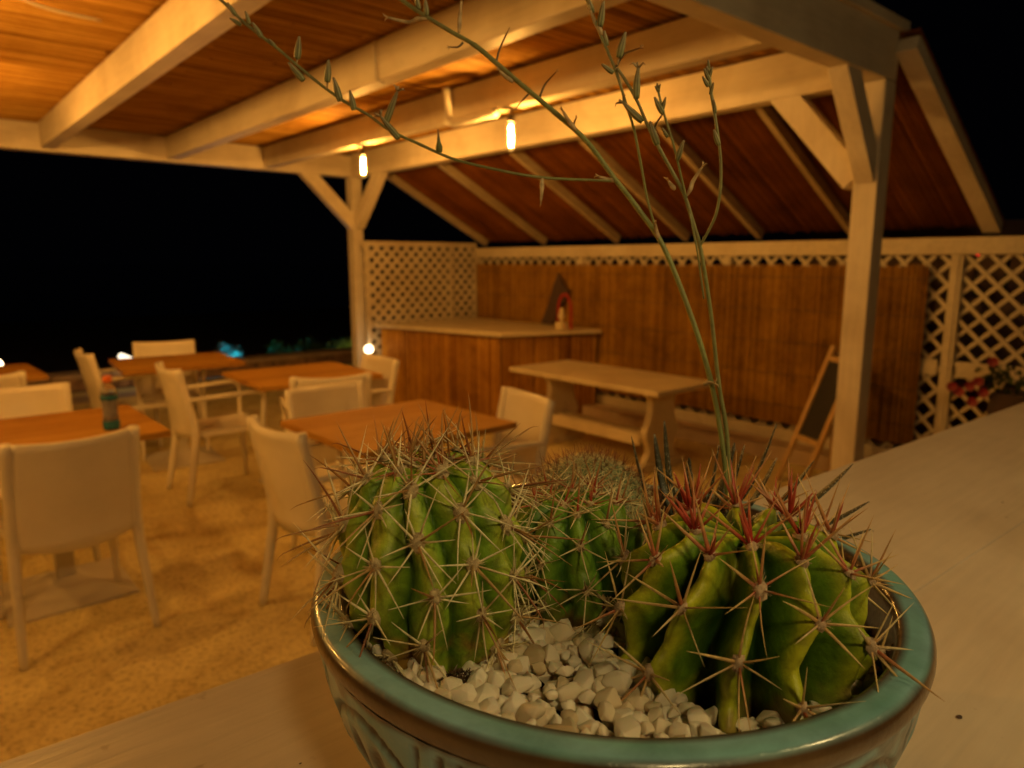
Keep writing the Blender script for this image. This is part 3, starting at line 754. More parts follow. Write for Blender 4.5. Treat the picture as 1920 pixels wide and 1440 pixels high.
m_ = len(prof); mb.add(vs, [(i*n+k, i*n+(k+1) % n, (i+1)*n+(k+1) % n, (i+1)*n+k) for i in range(m_-1) for k in range(n)], cs)
mb.build('rim', 'glaze', bowl, smooth=True)
# carved outer wall
op = [(.1690, -.0130), (.1680, -.021), (.1655, -.036), (.1600, -.055), (.1520, -.072), (.1430, -.088), (.1310, -.103), (.1160, -.117), (.1040, -.126), (.1000, -.131), (.0990, -.1366)]
op = [(a * 1.018, b) for a, b in op]
def oprof(t):
    x = t * (len(op) - 1); i = min(int(x), len(op) - 2); f = x - i
    return op[i][0] + (op[i+1][0] - op[i][0]) * f, op[i][1] + (op[i+1][1] - op[i][1]) * f
def motif(th, t):
    """depth 0..1 of the carving: fans of petals with slanting strokes between them"""
    S = 9; x = ((th / (2*math.pi) * S) % 1.0 - .5) * 2; y = (t - .03) / .8
    d = 0
    ox, oy = 0.0, .86
    for a in (-58, -34, -11, 11, 34, 58):
        ux, uy = math.sin(R(a)), -math.cos(R(a)); px, py = x - ox, y - oy
        al = px*ux*.9 + py*uy*1.25; ac = -px*uy*.9 + py*ux*1.25
        wv = .062 + .05 * sm(.35, .75, al)
        if .34 < al < .86: d = max(d, 1 - sm(.6, 1.0, math.hypot(ac / wv, (al - .62) / .24)))
        if .05 < al < .28: d = max(d, .6 * (1 - sm(.5, 1, abs(ac) / .035)))
    if abs(x) > .62:
        s = math.sin((abs(x) * 3.0 + y * 1.2) * 9.5); d = max(d, sm(.35, .8, s) * sm(.62, .72, abs(x)) * sm(.0, .1, y) * sm(1.0, .8, y))
    r_ = math.hypot(x*.9, (y-.86)*1.25)
    ring = 1 - sm(.012, .035, abs(r_ - .93)); d = max(d, .8*ring * (1 if y < .86 else 0))
    return d * sm(0, .03, t) * sm(1, .9, t)
n, m_ = 640, 56; vs = []; cs = []; mb = MB()
for i in range(m_ + 1):
    t = i / m_; r_, z_ = oprof(t)
    for k in range(n):
        a = 2*math.pi*k/n; d = motif(a, t); nz = noise.noise(Vector((math.cos(a)*6, math.sin(a)*6, t*5))); n2 = noise.noise(Vector((math.cos(a)*19, math.sin(a)*19, t*14)))
        rr = r_ - .0026*d + .0005*n2
        vs.append((CX + rr*math.cos(a), CY + rr*math.sin(a), RZ + z_))
        c = mixv((.18, .36, .38), (.27, .48, .58), .5 + nz); c = mixv(c, BRN, sm(.0, .55, d)*.9); c = mixv(c, (.12, .075, .04), sm(.12, .5, nz + .4*n2) * .7); c = mixv((.10, .055, .03), c, sm(0, .05, t + .03*nz))
        cs.append(c)
mb.add(vs, [(i*n+k, i*n+(k+1) % n, (i+1)*n+(k+1) % n, (i+1)*n+k) for i in range(m_) for k in range(n)] + [tuple(m_*n + k for k in range(n))], cs)
mb.build('carved_wall', 'glaze', bowl, smooth=True)
# soil
mb = MB(); nr, na = 24, 72; vs = [(CX, CY, GZ - .012)]
for i in range(1, nr + 1):
    for k in range(na):
        a = 2*math.pi*k/na; r_ = .149*i/nr; x, y = CX + r_*math.cos(a), CY + r_*math.sin(a)
        vs.append((x, y, GZ - .013 - .009*sm(-.02, .05, (x - CX)*.756 - (y - CY)*.654) + .004*noise.noise(Vector((x*60, y*60, 0))) + .002*noise.noise(Vector((x*250, y*250, 4)))))
fs = [(0, 1+k, 1+(k+1) % na) for k in range(na)] + [(1+(i-1)*na+k, 1+i*na+k, 1+i*na+(k+1) % na, 1+(i-1)*na+(k+1) % na) for i in range(1, nr) for k in range(na)]
mb.add(vs, fs).build('soil', 'soil', bowl, smooth=True, kind='stuff')

# ------------------------------------------------------------------ spines and cacti
def spine(mb, base, d, L, r0, c0, c1, bend=None, hook=0.0, nseg=6, tipc=None, sides=5, flat=1.0):
    d = Vector(d).normalized(); pts = []; rad = []; cs = []; p = Vector(base); cur = d.copy(); ns = nseg + (4 if hook else 0)
    hk = bend if bend is not None else Vector((0, 0, -1))
    for i in range(ns + 1):
        t = i / ns
        pts.append(p.copy()); rad.append(max(.00007, r0 * (1 - .12*t) * (1 - t**2.2)**.8 if i < ns else .00006)); c = mixv(c0, c1, sm(.0, .75, t))
        if tipc and t > .85: c = tipc
        cs.append(c)
        if hook and t > .74: cur = (cur + hk * hook).normalized(); st = L / ns * .62
        else: st = L / ns; cur = (cur + hk * (.035 if bend is not None else 0)).normalized()
        p = p + cur * st
    mb.tube(pts, rad, sides, cs, flat)
class Body:
    """ribbed cactus stem; t is the latitude in degrees, th the angle about the axis"""
    def __init__(s, c, zc, Rr, Hh, n, dep, pw, phase, twist, lat0, bulge, lean=(0, 0), seed=0, bot=.8, top=.9, wp=.12, lump=.012):
        s.c = c; s.zc = zc; s.R = Rr; s.H = Hh; s.n = n; s.dep = dep; s.pw = pw; s.ph = phase; s.tw = twist; s.lat0 = lat0
        s.bulge = bulge; s.lean = lean; s.ar = {}; s.seed = seed; s.bot = bot; s.top = top; s.wp = wp; s.lump = lump
    def ribs(s, th, lat):
        q = (th + s.ph + s.tw * R(lat) + s.warp(th, lat)) * s.n / (2*math.pi)
        k = round(q); return q - k, int(k) % s.n
    def warp(s, th, lat):
        return .05*math.sin(lat*.06 + s.seed) + s.wp*noise.noise(Vector((math.cos(th)*1.6, math.sin(th)*1.6, lat*.022 + s.seed)))
    def pos(s, th, lat):
        f, k = s.ribs(th, lat); c = abs(math.cos(math.pi * f)); la = R(lat)
        cz = math.cos(la); rr = s.R * (cz ** (s.bot if lat < 0 else s.top))
        z = s.zc + s.H * math.sin(la)
        sc = 1.0
        fade = sm(0, .45, cz)
        w = c ** s.pw if c > 0 else 0
        sc -= s.dep * (1 - w) * (.35 + .65*fade)
        for al in s.ar.get(k, ()):
            g_ = math.exp(-((lat - al) / 7.5) ** 2); sc += s.bulge * g_ * (c ** 3) ; 
            g2 = math.exp(-((lat - al - 11) / 5) ** 2); sc -= s.bulge * .55 * g2 * (c ** 2)
        sc += s.lump * noise.noise(Vector((math.cos(th)*5, math.sin(th)*5, lat*.07 + s.seed))) + .006 * noise.noise(Vector((math.cos(th)*16, math.sin(th)*16, lat*.2 + s.seed)))
        rr *= sc; z += s.H * .10 * (w - 1) * sm(.9, .3, cz)          # valleys dip at the crown
        z -= s.H * .17 * math.exp(-(cz / .26) ** 2)
        x = s.c[0] + rr*math.cos(th) + s.lean[0]*(z - GZ); y = s.c[1] + rr*math.sin(th) + s.lean[1]*(z - GZ)
        return Vector((x, y, z)), w
    def theta(s, k, lat): 
        b = 2*math.pi*k/s.n - s.ph - s.tw*R(lat); th = b
        for _ in range(12): th = b - s.warp(th, lat)
        return th
    def frame(s, k, lat):
        th = s.theta(k, lat); p, _ = s.pos(th, lat)
        a, _ = s.pos(th + .03, lat); b, _ = s.pos(th - .03, lat)
        side = (a - b); side = side.normalized() if side.length > 1e-6 else Vector((1, 0, 0))
        la = R(lat); nrm = Vector((math.cos(th)*math.cos(la), math.sin(th)*math.cos(la), math.sin(la)*s.R/s.H)).normalized()
        nrm = (nrm - side * nrm.dot(side)).normalized(); return p, nrm, nrm.cross(side) * (1 if nrm.cross(side).z >= 0 else -1), side
    def mesh(s, colf, per=14, rows=84):
        n = s.n * per; vs = []; cs = []
        for i in range(rows):
            lat = s.lat0 + (89.0 - s.lat0) * i / (rows - 1)
            for k in range(n):
                th = 2*math.pi*k/n; p, w = s.pos(th, lat); f, kk = s.ribs(th, lat); vs.append(p); cs.append(colf(th, lat, w, p))
        top = s.c[0] + s.lean[0]*(s.zc + s.H - GZ), s.c[1] + s.lean[1]*(s.zc + s.H - GZ), vs[-1].z
        vs.append(top); cs.append(cs[-1])
        fs = [(i*n+k, i*n+(k+1) % n, (i+1)*n+(k+1) % n, (i+1)*n+k) for i in range(rows-1) for k in range(n)]
        fs += [((rows-1)*n + k, (rows-1)*n + (k+1) % n, rows*n) for k in range(n)]
        return MB().add(vs, fs, cs)
def wool(mb, p, nrm, up, side, r_, c=(.66, .50, .28)):
    vs = []; nn = 8
    for j, (q, h) in enumerate(((1.0, -.15), (.95, .25), (.55, .60))):
        for k in range(nn):
            a = 2*math.pi*k/nn + j*.4; jr = q * random.uniform(.8, 1.2)
            vs.append(p + (side*math.cos(a)*.85 + up*math.sin(a)*1.15)*r_*jr + nrm*r_*(h + random.uniform(-.12, .12)))
    vs.append(p + nrm*r_*.7)
    fs = [(j*nn+k, j*nn+(k+1) % nn, (j+1)*nn+(k+1) % nn, (j+1)*nn+k) for j in range(2) for k in range(nn)] + [(2*nn+k, 2*nn+(k+1) % nn, 3*nn) for k in range(nn)]
    mb.add(vs, fs, [mixv(c, (.25, .12, .06), random.random()*.5) for _ in vs])
    for k in range(22):                                      # short wool hairs
        a = random.uniform(0, 6.28); d = side*math.cos(a) + up*math.sin(a) + nrm*random.uniform(.2, 1.3)
        spine(mb, p, d, r_*random.uniform(1.2, 2.0), .00016, c, c, nseg=2, sides=3)
def cactus_thing(body, name, label, colf, spinef, lats, budget, wr, woolc=(.88, .70, .40), per=14, rows=84):
    for k in range(body.n): body.ar[k] = lats[k % len(lats)]
    t = empty(name, (body.c[0], body.c[1], GZ), label=label, cat='cactus')
    body.mesh(colf, per, rows).build('body', 'cactus', t, smooth=True)
    L = []
    for k in range(body.n):
        for lat in body.ar[k]:
            p, nrm, up, side = body.frame(k, lat)
            L.append((nrm.dot((CAMP - p).normalized()), k, lat, p, nrm, up, side))
    L.sort(key=lambda q: -q[0]); used = 0; rest = MB(); rw = MB()
    for (f, k, lat, p, nrm, up, side) in L:
        sp = spinef(k, lat, p, nrm, up, side)
        if p.z < GZ - .004: continue
        if used + len(sp) <= budget and f > -.35:
            w = MB(); wool(w, p, nrm, up, side, wr * random.uniform(.85, 1.2), woolc)
            a = w.build('areole', 'wool', t, smooth=True)
            for q in sp:
                m = MB(); spine(m, **q); m.build('spine', 'spine', a, sub=t.location, smooth=True); used += 1
        else:
            wool(rw, p, nrm, up, side, wr, woolc)
            for q in sp: spine(rest, **q)
    if rest.v: rest.build('far_spines', 'spine', t, smooth=True, kind='stuff'); rw.build('far_areoles', 'wool', t, smooth=True, kind='stuff')
    return t
U = random.uniform
def skin(ridge, flank, valley, cork, corkz):
    def f(th, lat, w, p):
        nz = noise.noise(p * 55); n2 = noise.noise(p * 160)
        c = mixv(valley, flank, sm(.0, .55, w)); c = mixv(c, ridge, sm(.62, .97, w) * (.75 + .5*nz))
        c = mixv(c, ridge, .35*sm(.1, .6, nz)); c = mixv(c, (.25, .22, .06), .5*sm(.35, .6, n2)*sm(.4, .9, w))
        c = mixv(c, cork, sm(corkz + .010, corkz - .006, p.z - GZ + .022*nz + .010*n2) * .85); return c
    return f
def dirn(al, el, up, side, nrm): return (side*math.cos(R(al)) + up*math.sin(R(al)))*math.cos(R(el)) + nrm*math.sin(R(el))

# left: hooked spine barrel
random.seed(41)
CRM = (.95, .82, .48); TAN = (.52, .32, .12); RBR = (.32, .11, .035); RED = (.42, .015, .018)
def sp_left(k, lat, p, nrm, up, side):
    out = []; hi = lat > 62; s = .55 + .45*sm(-60, -20, lat)
    for j in range(8 if not hi else 6):
        if random.random() < .08: continue
        al = j*360/8 + U(-20, 20) + (90 if hi else 13); w = U(.016, .036) * s * (.85 if hi else 1)
        c0, c1 = (CRM, (.95, .84, .52)) if random.random() < .8 else (TAN, CRM)
        if hi and random.random() < .65: c0, c1 = random.choice([(.42, .05, .025), RBR]), (.50, .24, .08)
        out.append(dict(base=p, d=dirn(al, U(12, 32), up, side, nrm), L=w, r0=U(.00045, .0007), c0=c0, c1=c1, bend=(up*U(-1, 1) + side*U(-1, 1) - nrm*.6)*U(.2, 1.3)))
    for j in range(2):
        al = U(0, 360) if j else U(-130, -50); hk = j == 0 and random.random() < .8
        L = U(.028, .045) * s * (.85 if hi else 1); c = random.choice([RBR, (.42, .20, .06), (.50, .30, .10)])
        if hi: al = U(40, 140)
        out.append(dict(base=p, d=dirn(al, U(38, 70), up, side, nrm), L=L, r0=U(.0006, .00085), c0=c, c1=random.choice([c, TAN]), bend=(-nrm if random.random() < .5 else -up), hook=.36 if hk else 0, flat=.7))
    return out
BL = Body((.206, .301), GZ + .047, .0485, .059, 12, .22, .75, R(8), .10, -62, .05, (-.02, .03), 1.3, .55, .80, .26, .040)
cactus_thing(BL, 'hooked_barrel_cactus', 'tall green ribbed barrel cactus with cream and brown hooked spines, left in the bowl',
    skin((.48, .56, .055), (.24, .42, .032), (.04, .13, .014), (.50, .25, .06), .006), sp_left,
    [[80, 54, 27, 1, -25, -48], [67, 40, 14, -12, -37]], 300, .0040)

# middle: small barrel between the two
random.seed(42)
def sp_mid(k, lat, p, nrm, up, side):
    out = []; hi = lat > 55
    for j in range(6):
        al = j*60 + U(-20, 20) + 20; c0, c1 = ((.62, .46, .22), CRM) if not hi else random.choice([(RED, TAN), (TAN, CRM)])
        out.append(dict(base=p, d=dirn(al, U(15, 40), up, side, nrm), L=U(.014, .029), r0=U(.00042, .0006), c0=c0, c1=c1, bend=(up*U(-1, 1) + side*U(-1, 1))*U(0, 1.2)))
    out.append(dict(base=p, d=dirn(U(60, 120), U(50, 80), up, side, nrm), L=U(.02, .03), r0=.00075, c0=RED if hi else RBR, c1=TAN, flat=.7))
    return out
BM = Body((.298, .287), GZ + .024, .0435, .0430, 10, .24, .9, R(20), .0, -50, .05, (0, 0), 5.1, .6, .8, .2, .03)
cactus_thing(BM, 'small_barrel_cactus', 'small dark green barrel cactus squeezed between the two bigger ones',
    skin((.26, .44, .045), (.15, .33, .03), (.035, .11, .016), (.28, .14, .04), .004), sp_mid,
    [[76, 50, 18, -14], [62, 34, 2, -30]], 130, .0030)

# right: broad barrel with stout red and tan spines
random.seed(43)
OR = (.62, .36, .13); STR = (.86, .62, .25)
def sp_right(k, lat, p, nrm, up, side):
    out = []; hi = lat > 55; mid = lat > 40; top_ = lat > 66; s = .8 + .2*sm(-40, 0, lat)
    als = [28, 88, 152, 205, 270, 335] if not hi else [0, 45, 90, 135, 180]
    for j, al in enumerate(als):
        if top_: c0, c1, tp = RED, (.60, .26, .10), (.70, .48, .16)
        elif hi: c0, c1, tp = (.55, .14, .07), (.66, .38, .14), (.70, .48, .2)
        elif mid: c0, c1, tp = (.48, .10, .06), STR, None
        else: c0, c1, tp = (OR if j % 2 == 0 else (.60, .36, .14)), random.choice([STR, (.82, .66, .36)]), None
        out.append(dict(base=p, d=dirn(al + U(-17, 17), U(8, 42) if not hi else U(25, 68), up, side, nrm), bend=(up*U(-1, 1) + side*U(-1, 1))*U(0, 1.0), L=U(.019, .037)*s, r0=U(.0007, .0010) * (1.3 if hi else 1), c0=c0, c1=c1, tipc=tp, flat=.55, sides=6))
    if not hi: out.append(dict(base=p, d=dirn(U(250, 290) if lat < 20 else 90, U(40, 65), up, side, nrm), L=U(.026, .036)*s, r0=.0010, c0=(.50, .14, .06), c1=OR, flat=.5, sides=6))
    else:
        for j in range(3 if top_ else 1): out.append(dict(base=p, d=dirn(U(0, 360), U(60, 85), up, side, nrm), L=U(.018, .028), r0=.0014, c0=RED, c1=(.50, .10, .05), flat=.6, sides=6))
    return out
BR = Body((.319, .186), GZ + .014, .0635, .062, 12, .43, 2.3, R(-211.5), -.10, -62, .085, (0, 0), 2.2, .5, .70, .12, .03)
cactus_thing(BR, 'red_spined_barrel_cactus', 'broad bright green cactus with deep ribs and stout red tipped spines, right in the bowl',
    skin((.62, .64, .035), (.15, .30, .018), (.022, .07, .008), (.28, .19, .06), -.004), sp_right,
    [[73, 47, 16, -18], [60, 32, -2, -34]], 290, .0036, (.86, .64, .42), per=18, rows=96)

# round woolly cactus at the back
random.seed(44)
mc = (.366, .338); t = empty('woolly_globe_cactus', (*mc, GZ), label='small pale green globe cactus densely covered in fine straw spines, behind the middle one', cat='cactus')
RM, HM, ZM = .0465, .046, GZ + .016
mb = MB(); vs = []; cs = []; nn, rws = 96, 48
pts = []
for i in range(430):
    z = -.35 + 1.35*(i + .5)/430; a = i*2.39996; pts.append(Vector((math.sqrt(max(0, 1 - z*z))*math.cos(a), math.sqrt(max(0, 1 - z*z))*math.sin(a), z)))
from mathutils.kdtree import KDTree
kd = KDTree(len(pts)); [kd.insert(p, i) for i, p in enumerate(pts)]; kd.balance()
for i in range(rws):
    la = R(-25 + 114*i/(rws-1))
    for k in range(nn):
        a = 2*math.pi*k/nn; u = Vector((math.cos(la)*math.cos(a), math.cos(la)*math.sin(a), math.sin(la))); d = kd.find(u)[2]
        h = 1 + .055*math.exp(-(d/.045)**2); vs.append((mc[0] + u.x*RM*h, mc[1] + u.y*RM*h, ZM + u.z*HM*h)); cs.append(mixv((.16, .24, .09), (.50, .54, .32), math.exp(-(d/.05)**2)))
mb.add(vs, [(i*nn+k, i*nn+(k+1) % nn, (i+1)*nn+(k+1) % nn, (i+1)*nn+k) for i in range(rws-1) for k in range(nn)] + [tuple((rws-1)*nn+k for k in range(nn))], cs)
mb.build('body', 'cactus', t, smooth=True)
mb = MB()
for u in pts:
    p = Vector((mc[0] + u.x*RM*1.05, mc[1] + u.y*RM*1.05, ZM + u.z*HM*1.05)); nr_ = Vector((u.x, u.y, u.z)).normalized()
    sd = nr_.cross(Vector((.1, .2, 1))).normalized(); up = sd.cross(nr_)
    for j in range(9):
        spine(mb, p, dirn(j*40 + U(-10, 10), U(12, 35), up, sd, nr_), U(.005, .0075), .00022, (.95, .84, .52), (.85, .66, .30), nseg=2, sides=3)
    for j in range(3):
        spine(mb, p, dirn(U(0, 360), U(45, 85), up, sd, nr_), U(.007, .0125), .00024, (.40, .18, .06), (.30, .08, .03), nseg=2, sides=3)
mb.build('fine_spines', 'spine', t, smooth=True, kind='stuff')

# ------------------------------------------------------------------ haworthia with its flower stalks
random.seed(45)
hb = Vector((.415, .285, GZ - .002))
hw = empty('haworthia', tuple(hb), label='dark rosette of white dotted pointed leaves with tall flower stalks, rear of the bowl', cat='succulent')
TIPS = [(.388, .318, 1.327), (.380, .302, 1.302), (.415, .310, 1.336), (.402, .276, 1.308), (.445, .262, 1.322), (.447, .240, 1.341), (.462, .246, 1.313), (.480, .228, 1.311),
        (.512, .214, 1.306), (.505, .198, 1.283), (.493, .190, 1.268), (.384, .322, 1.274), (.395, .255, 1.290), (.42, .25, 1.30), (.43, .33, 1.32), (.455, .315, 1.30), (.47, .285, 1.315),
        (.425, .270, 1.325), (.440, .215, 1.285), (.405, .298, 1.315)]
def leafring(path, W, Tk, OUT):
    mb = MB(); n = len(path); vs = []; cs = []
    for i, p in enumerate(path):
        t = i/(n-1); d = (path[min(i+1, n-1)] - path[max(i-1, 0)]).normalized()
        sd = OUT.cross(Vector((0, 0, 1))).normalized(); u = sd.cross(d)
        w = W * ((1 - t)**.75) * (.75 + .6*t) + .0002; th = Tk * (1 - t)**.7 + .0002
        for x, y in ((-1, 0), (-.55, .45), (0, .35), (.55, .45), (1, 0), (.6, -.75), (0, -1.1), (-.6, -.75)): vs.append(p + sd*x*w + u*y*th)
        cs += [mixv((.045, .070, .030), (.07, .055, .03), t)]*8
    fs = [(i*8+k, i*8+(k+1) % 8, (i+1)*8+(k+1) % 8, (i+1)*8+k) for i in range(n-1) for k in range(8)] + [tuple(range(8)), tuple((n-1)*8+k for k in range(8))]
    return mb.add(vs, fs, cs)
OCT = [(1,0,0),(-1,0,0),(0,1,0),(0,-1,0),(0,0,1),(0,0,-1)]; OF = [(0,2,4),(2,1,4),(1,3,4),(3,0,4),(2,0,5),(1,2,5),(3,1,5),(0,3,5)]
for tp in TIPS:
    tp = Vector(tp); a = hb + (tp - hb)*.08 ; mid = hb.lerp(tp, .5) + Vector((tp.x - hb.x, tp.y - hb.y, 0))*.18 - Vector((0, 0, .002)); mid.z = max(mid.z, GZ + .006)
    path = smoothline([a, mid, tp], 9); W = U(.0056, .0068); OUT = Vector((tp.x - hb.x, tp.y - hb.y, 0)); OUT = OUT.normalized() if OUT.length > .004 else Vector((-.8, -.6, 0))
    lf = leafring(path, W, .0026, OUT).build('leaf', 'succ', hw, smooth=True)
    tb_ = MB(); n = len(path)
    for i in range(2, n - 1):
        t = i/(n-1); d = (path[min(i+1, n-1)] - path[i-1]).normalized(); sd = OUT.cross(Vector((0, 0, 1))).normalized(); u = sd.cross(d); w = W*((1-t)**.75)*(.75 + .6*t); th = .0026*(1-t)**.7
        for s in range(2):
            for x, y in ((-1, 0), (-.62, .48), (0, .4), (.62, .48), (1, 0), (.6, -.78), (0, -1.12), (-.6, -.78)):
                if random.random() < .35: continue
                p = path[i] + d*(s*.5 + U(-.15, .15))*(path[1] - path[0]).length + sd*x*w + u*y*th; r_ = U(.0004, .0007)*(1.1 - .5*t)
                tb_.add([p + Vector(o)*r_ for o in OCT], OF, (.62, .60, .46))
    tb_.build('tubercles', 'succ', lf, sub=hw.location, kind='stuff')
STALKS={
 'A':([(0.4308, 0.262, 1.2554), (0.4288, 0.265, 1.2986), (0.4248, 0.2708, 1.3405), (0.4205, 0.277, 1.3711), (0.4166, 0.2897, 1.4088), (0.4075, 0.31, 1.4595), (0.3998, 0.3283, 1.4871), (0.3931, 0.3452, 1.509), (0.385, 0.364, 1.5346), (0.3757, 0.3846, 1.5545), (0.365, 0.4072, 1.575), (0.3551, 0.4287, 1.5948), (0.3471, 0.4439, 1.6088), (0.339, 0.4593, 1.6192), (0.3307, 0.4749, 1.6301), (0.3222, 0.4908, 1.642), (0.3161, 0.5032, 1.6522)],(0.0029, 0.0029)),
 'A_left':([(0.3942, 0.3436, 1.506), (0.3852, 0.3531, 1.5069), (0.3693, 0.3692, 1.5078), (0.3526, 0.3846, 1.5097), (0.3337, 0.4033, 1.5147), (0.3131, 0.4263, 1.5225), (0.2982, 0.4445, 1.5327), (0.2832, 0.4628, 1.5436), (0.2728, 0.4743, 1.5546), (0.2612, 0.4877, 1.5643), (0.2497, 0.501, 1.5766), (0.2393, 0.5125, 1.5891), (0.2302, 0.5223, 1.6003), (0.221, 0.5322, 1.6105), (0.2127, 0.5442, 1.6217), (0.2057, 0.5545, 1.6335), (0.1997, 0.5631, 1.6423)],(0.0015, 0.0019)),
 'A_up':([(0.4045, 0.3145, 1.4686), (0.4017, 0.315, 1.4765), (0.3956, 0.3168, 1.4934), (0.3879, 0.3174, 1.5173), (0.3805, 0.3176, 1.5369), (0.374, 0.3199, 1.5531), (0.3693, 0.3232, 1.5693), (0.3643, 0.327, 1.5828), (0.3592, 0.331, 1.5965), (0.3563, 0.3351, 1.608), (0.3543, 0.3381, 1.6178)],(0.0012, 0.0018)),
 'B':([(0.4328, 0.259, 1.2558), (0.43, 0.2632, 1.2988), (0.4277, 0.2665, 1.3351), (0.4221, 0.2711, 1.369), (0.4165, 0.2758, 1.4148), (0.41, 0.2817, 1.4574), (0.4052, 0.2851, 1.4747), (0.3999, 0.2894, 1.4935), (0.3939, 0.2945, 1.507), (0.3878, 0.2999, 1.5204), (0.3811, 0.3061, 1.5364), (0.3754, 0.3109, 1.5518), (0.3708, 0.3176, 1.5653), (0.3678, 0.322, 1.5727)],(0.0025, 0.0017)),
 'B_right':([(0.4095, 0.2823, 1.4602), (0.4089, 0.2762, 1.4693), (0.4083, 0.27, 1.481), (0.406, 0.2663, 1.4972), (0.4039, 0.2658, 1.5134), (0.4009, 0.2666, 1.5276), (0.3995, 0.2687, 1.5405), (0.3978, 0.2711, 1.5548), (0.3965, 0.273, 1.5706)],(0.0014, 0.0016)),
 'B_mid':([(0.4007, 0.2882, 1.4911), (0.3954, 0.2888, 1.5033), (0.3904, 0.289, 1.5146), (0.3867, 0.2909, 1.5269), (0.383, 0.2928, 1.5371), (0.3795, 0.2943, 1.5465), (0.378, 0.2965, 1.5562)],(0.0013, 0.0012)),
 'B_low':([(0.4027, 0.2871, 1.4833), (0.402, 0.2827, 1.4704), (0.4037, 0.2802, 1.4573), (0.4077, 0.2798, 1.4433), (0.4128, 0.2794, 1.4255)],(0.0009, 0.0012)),
}
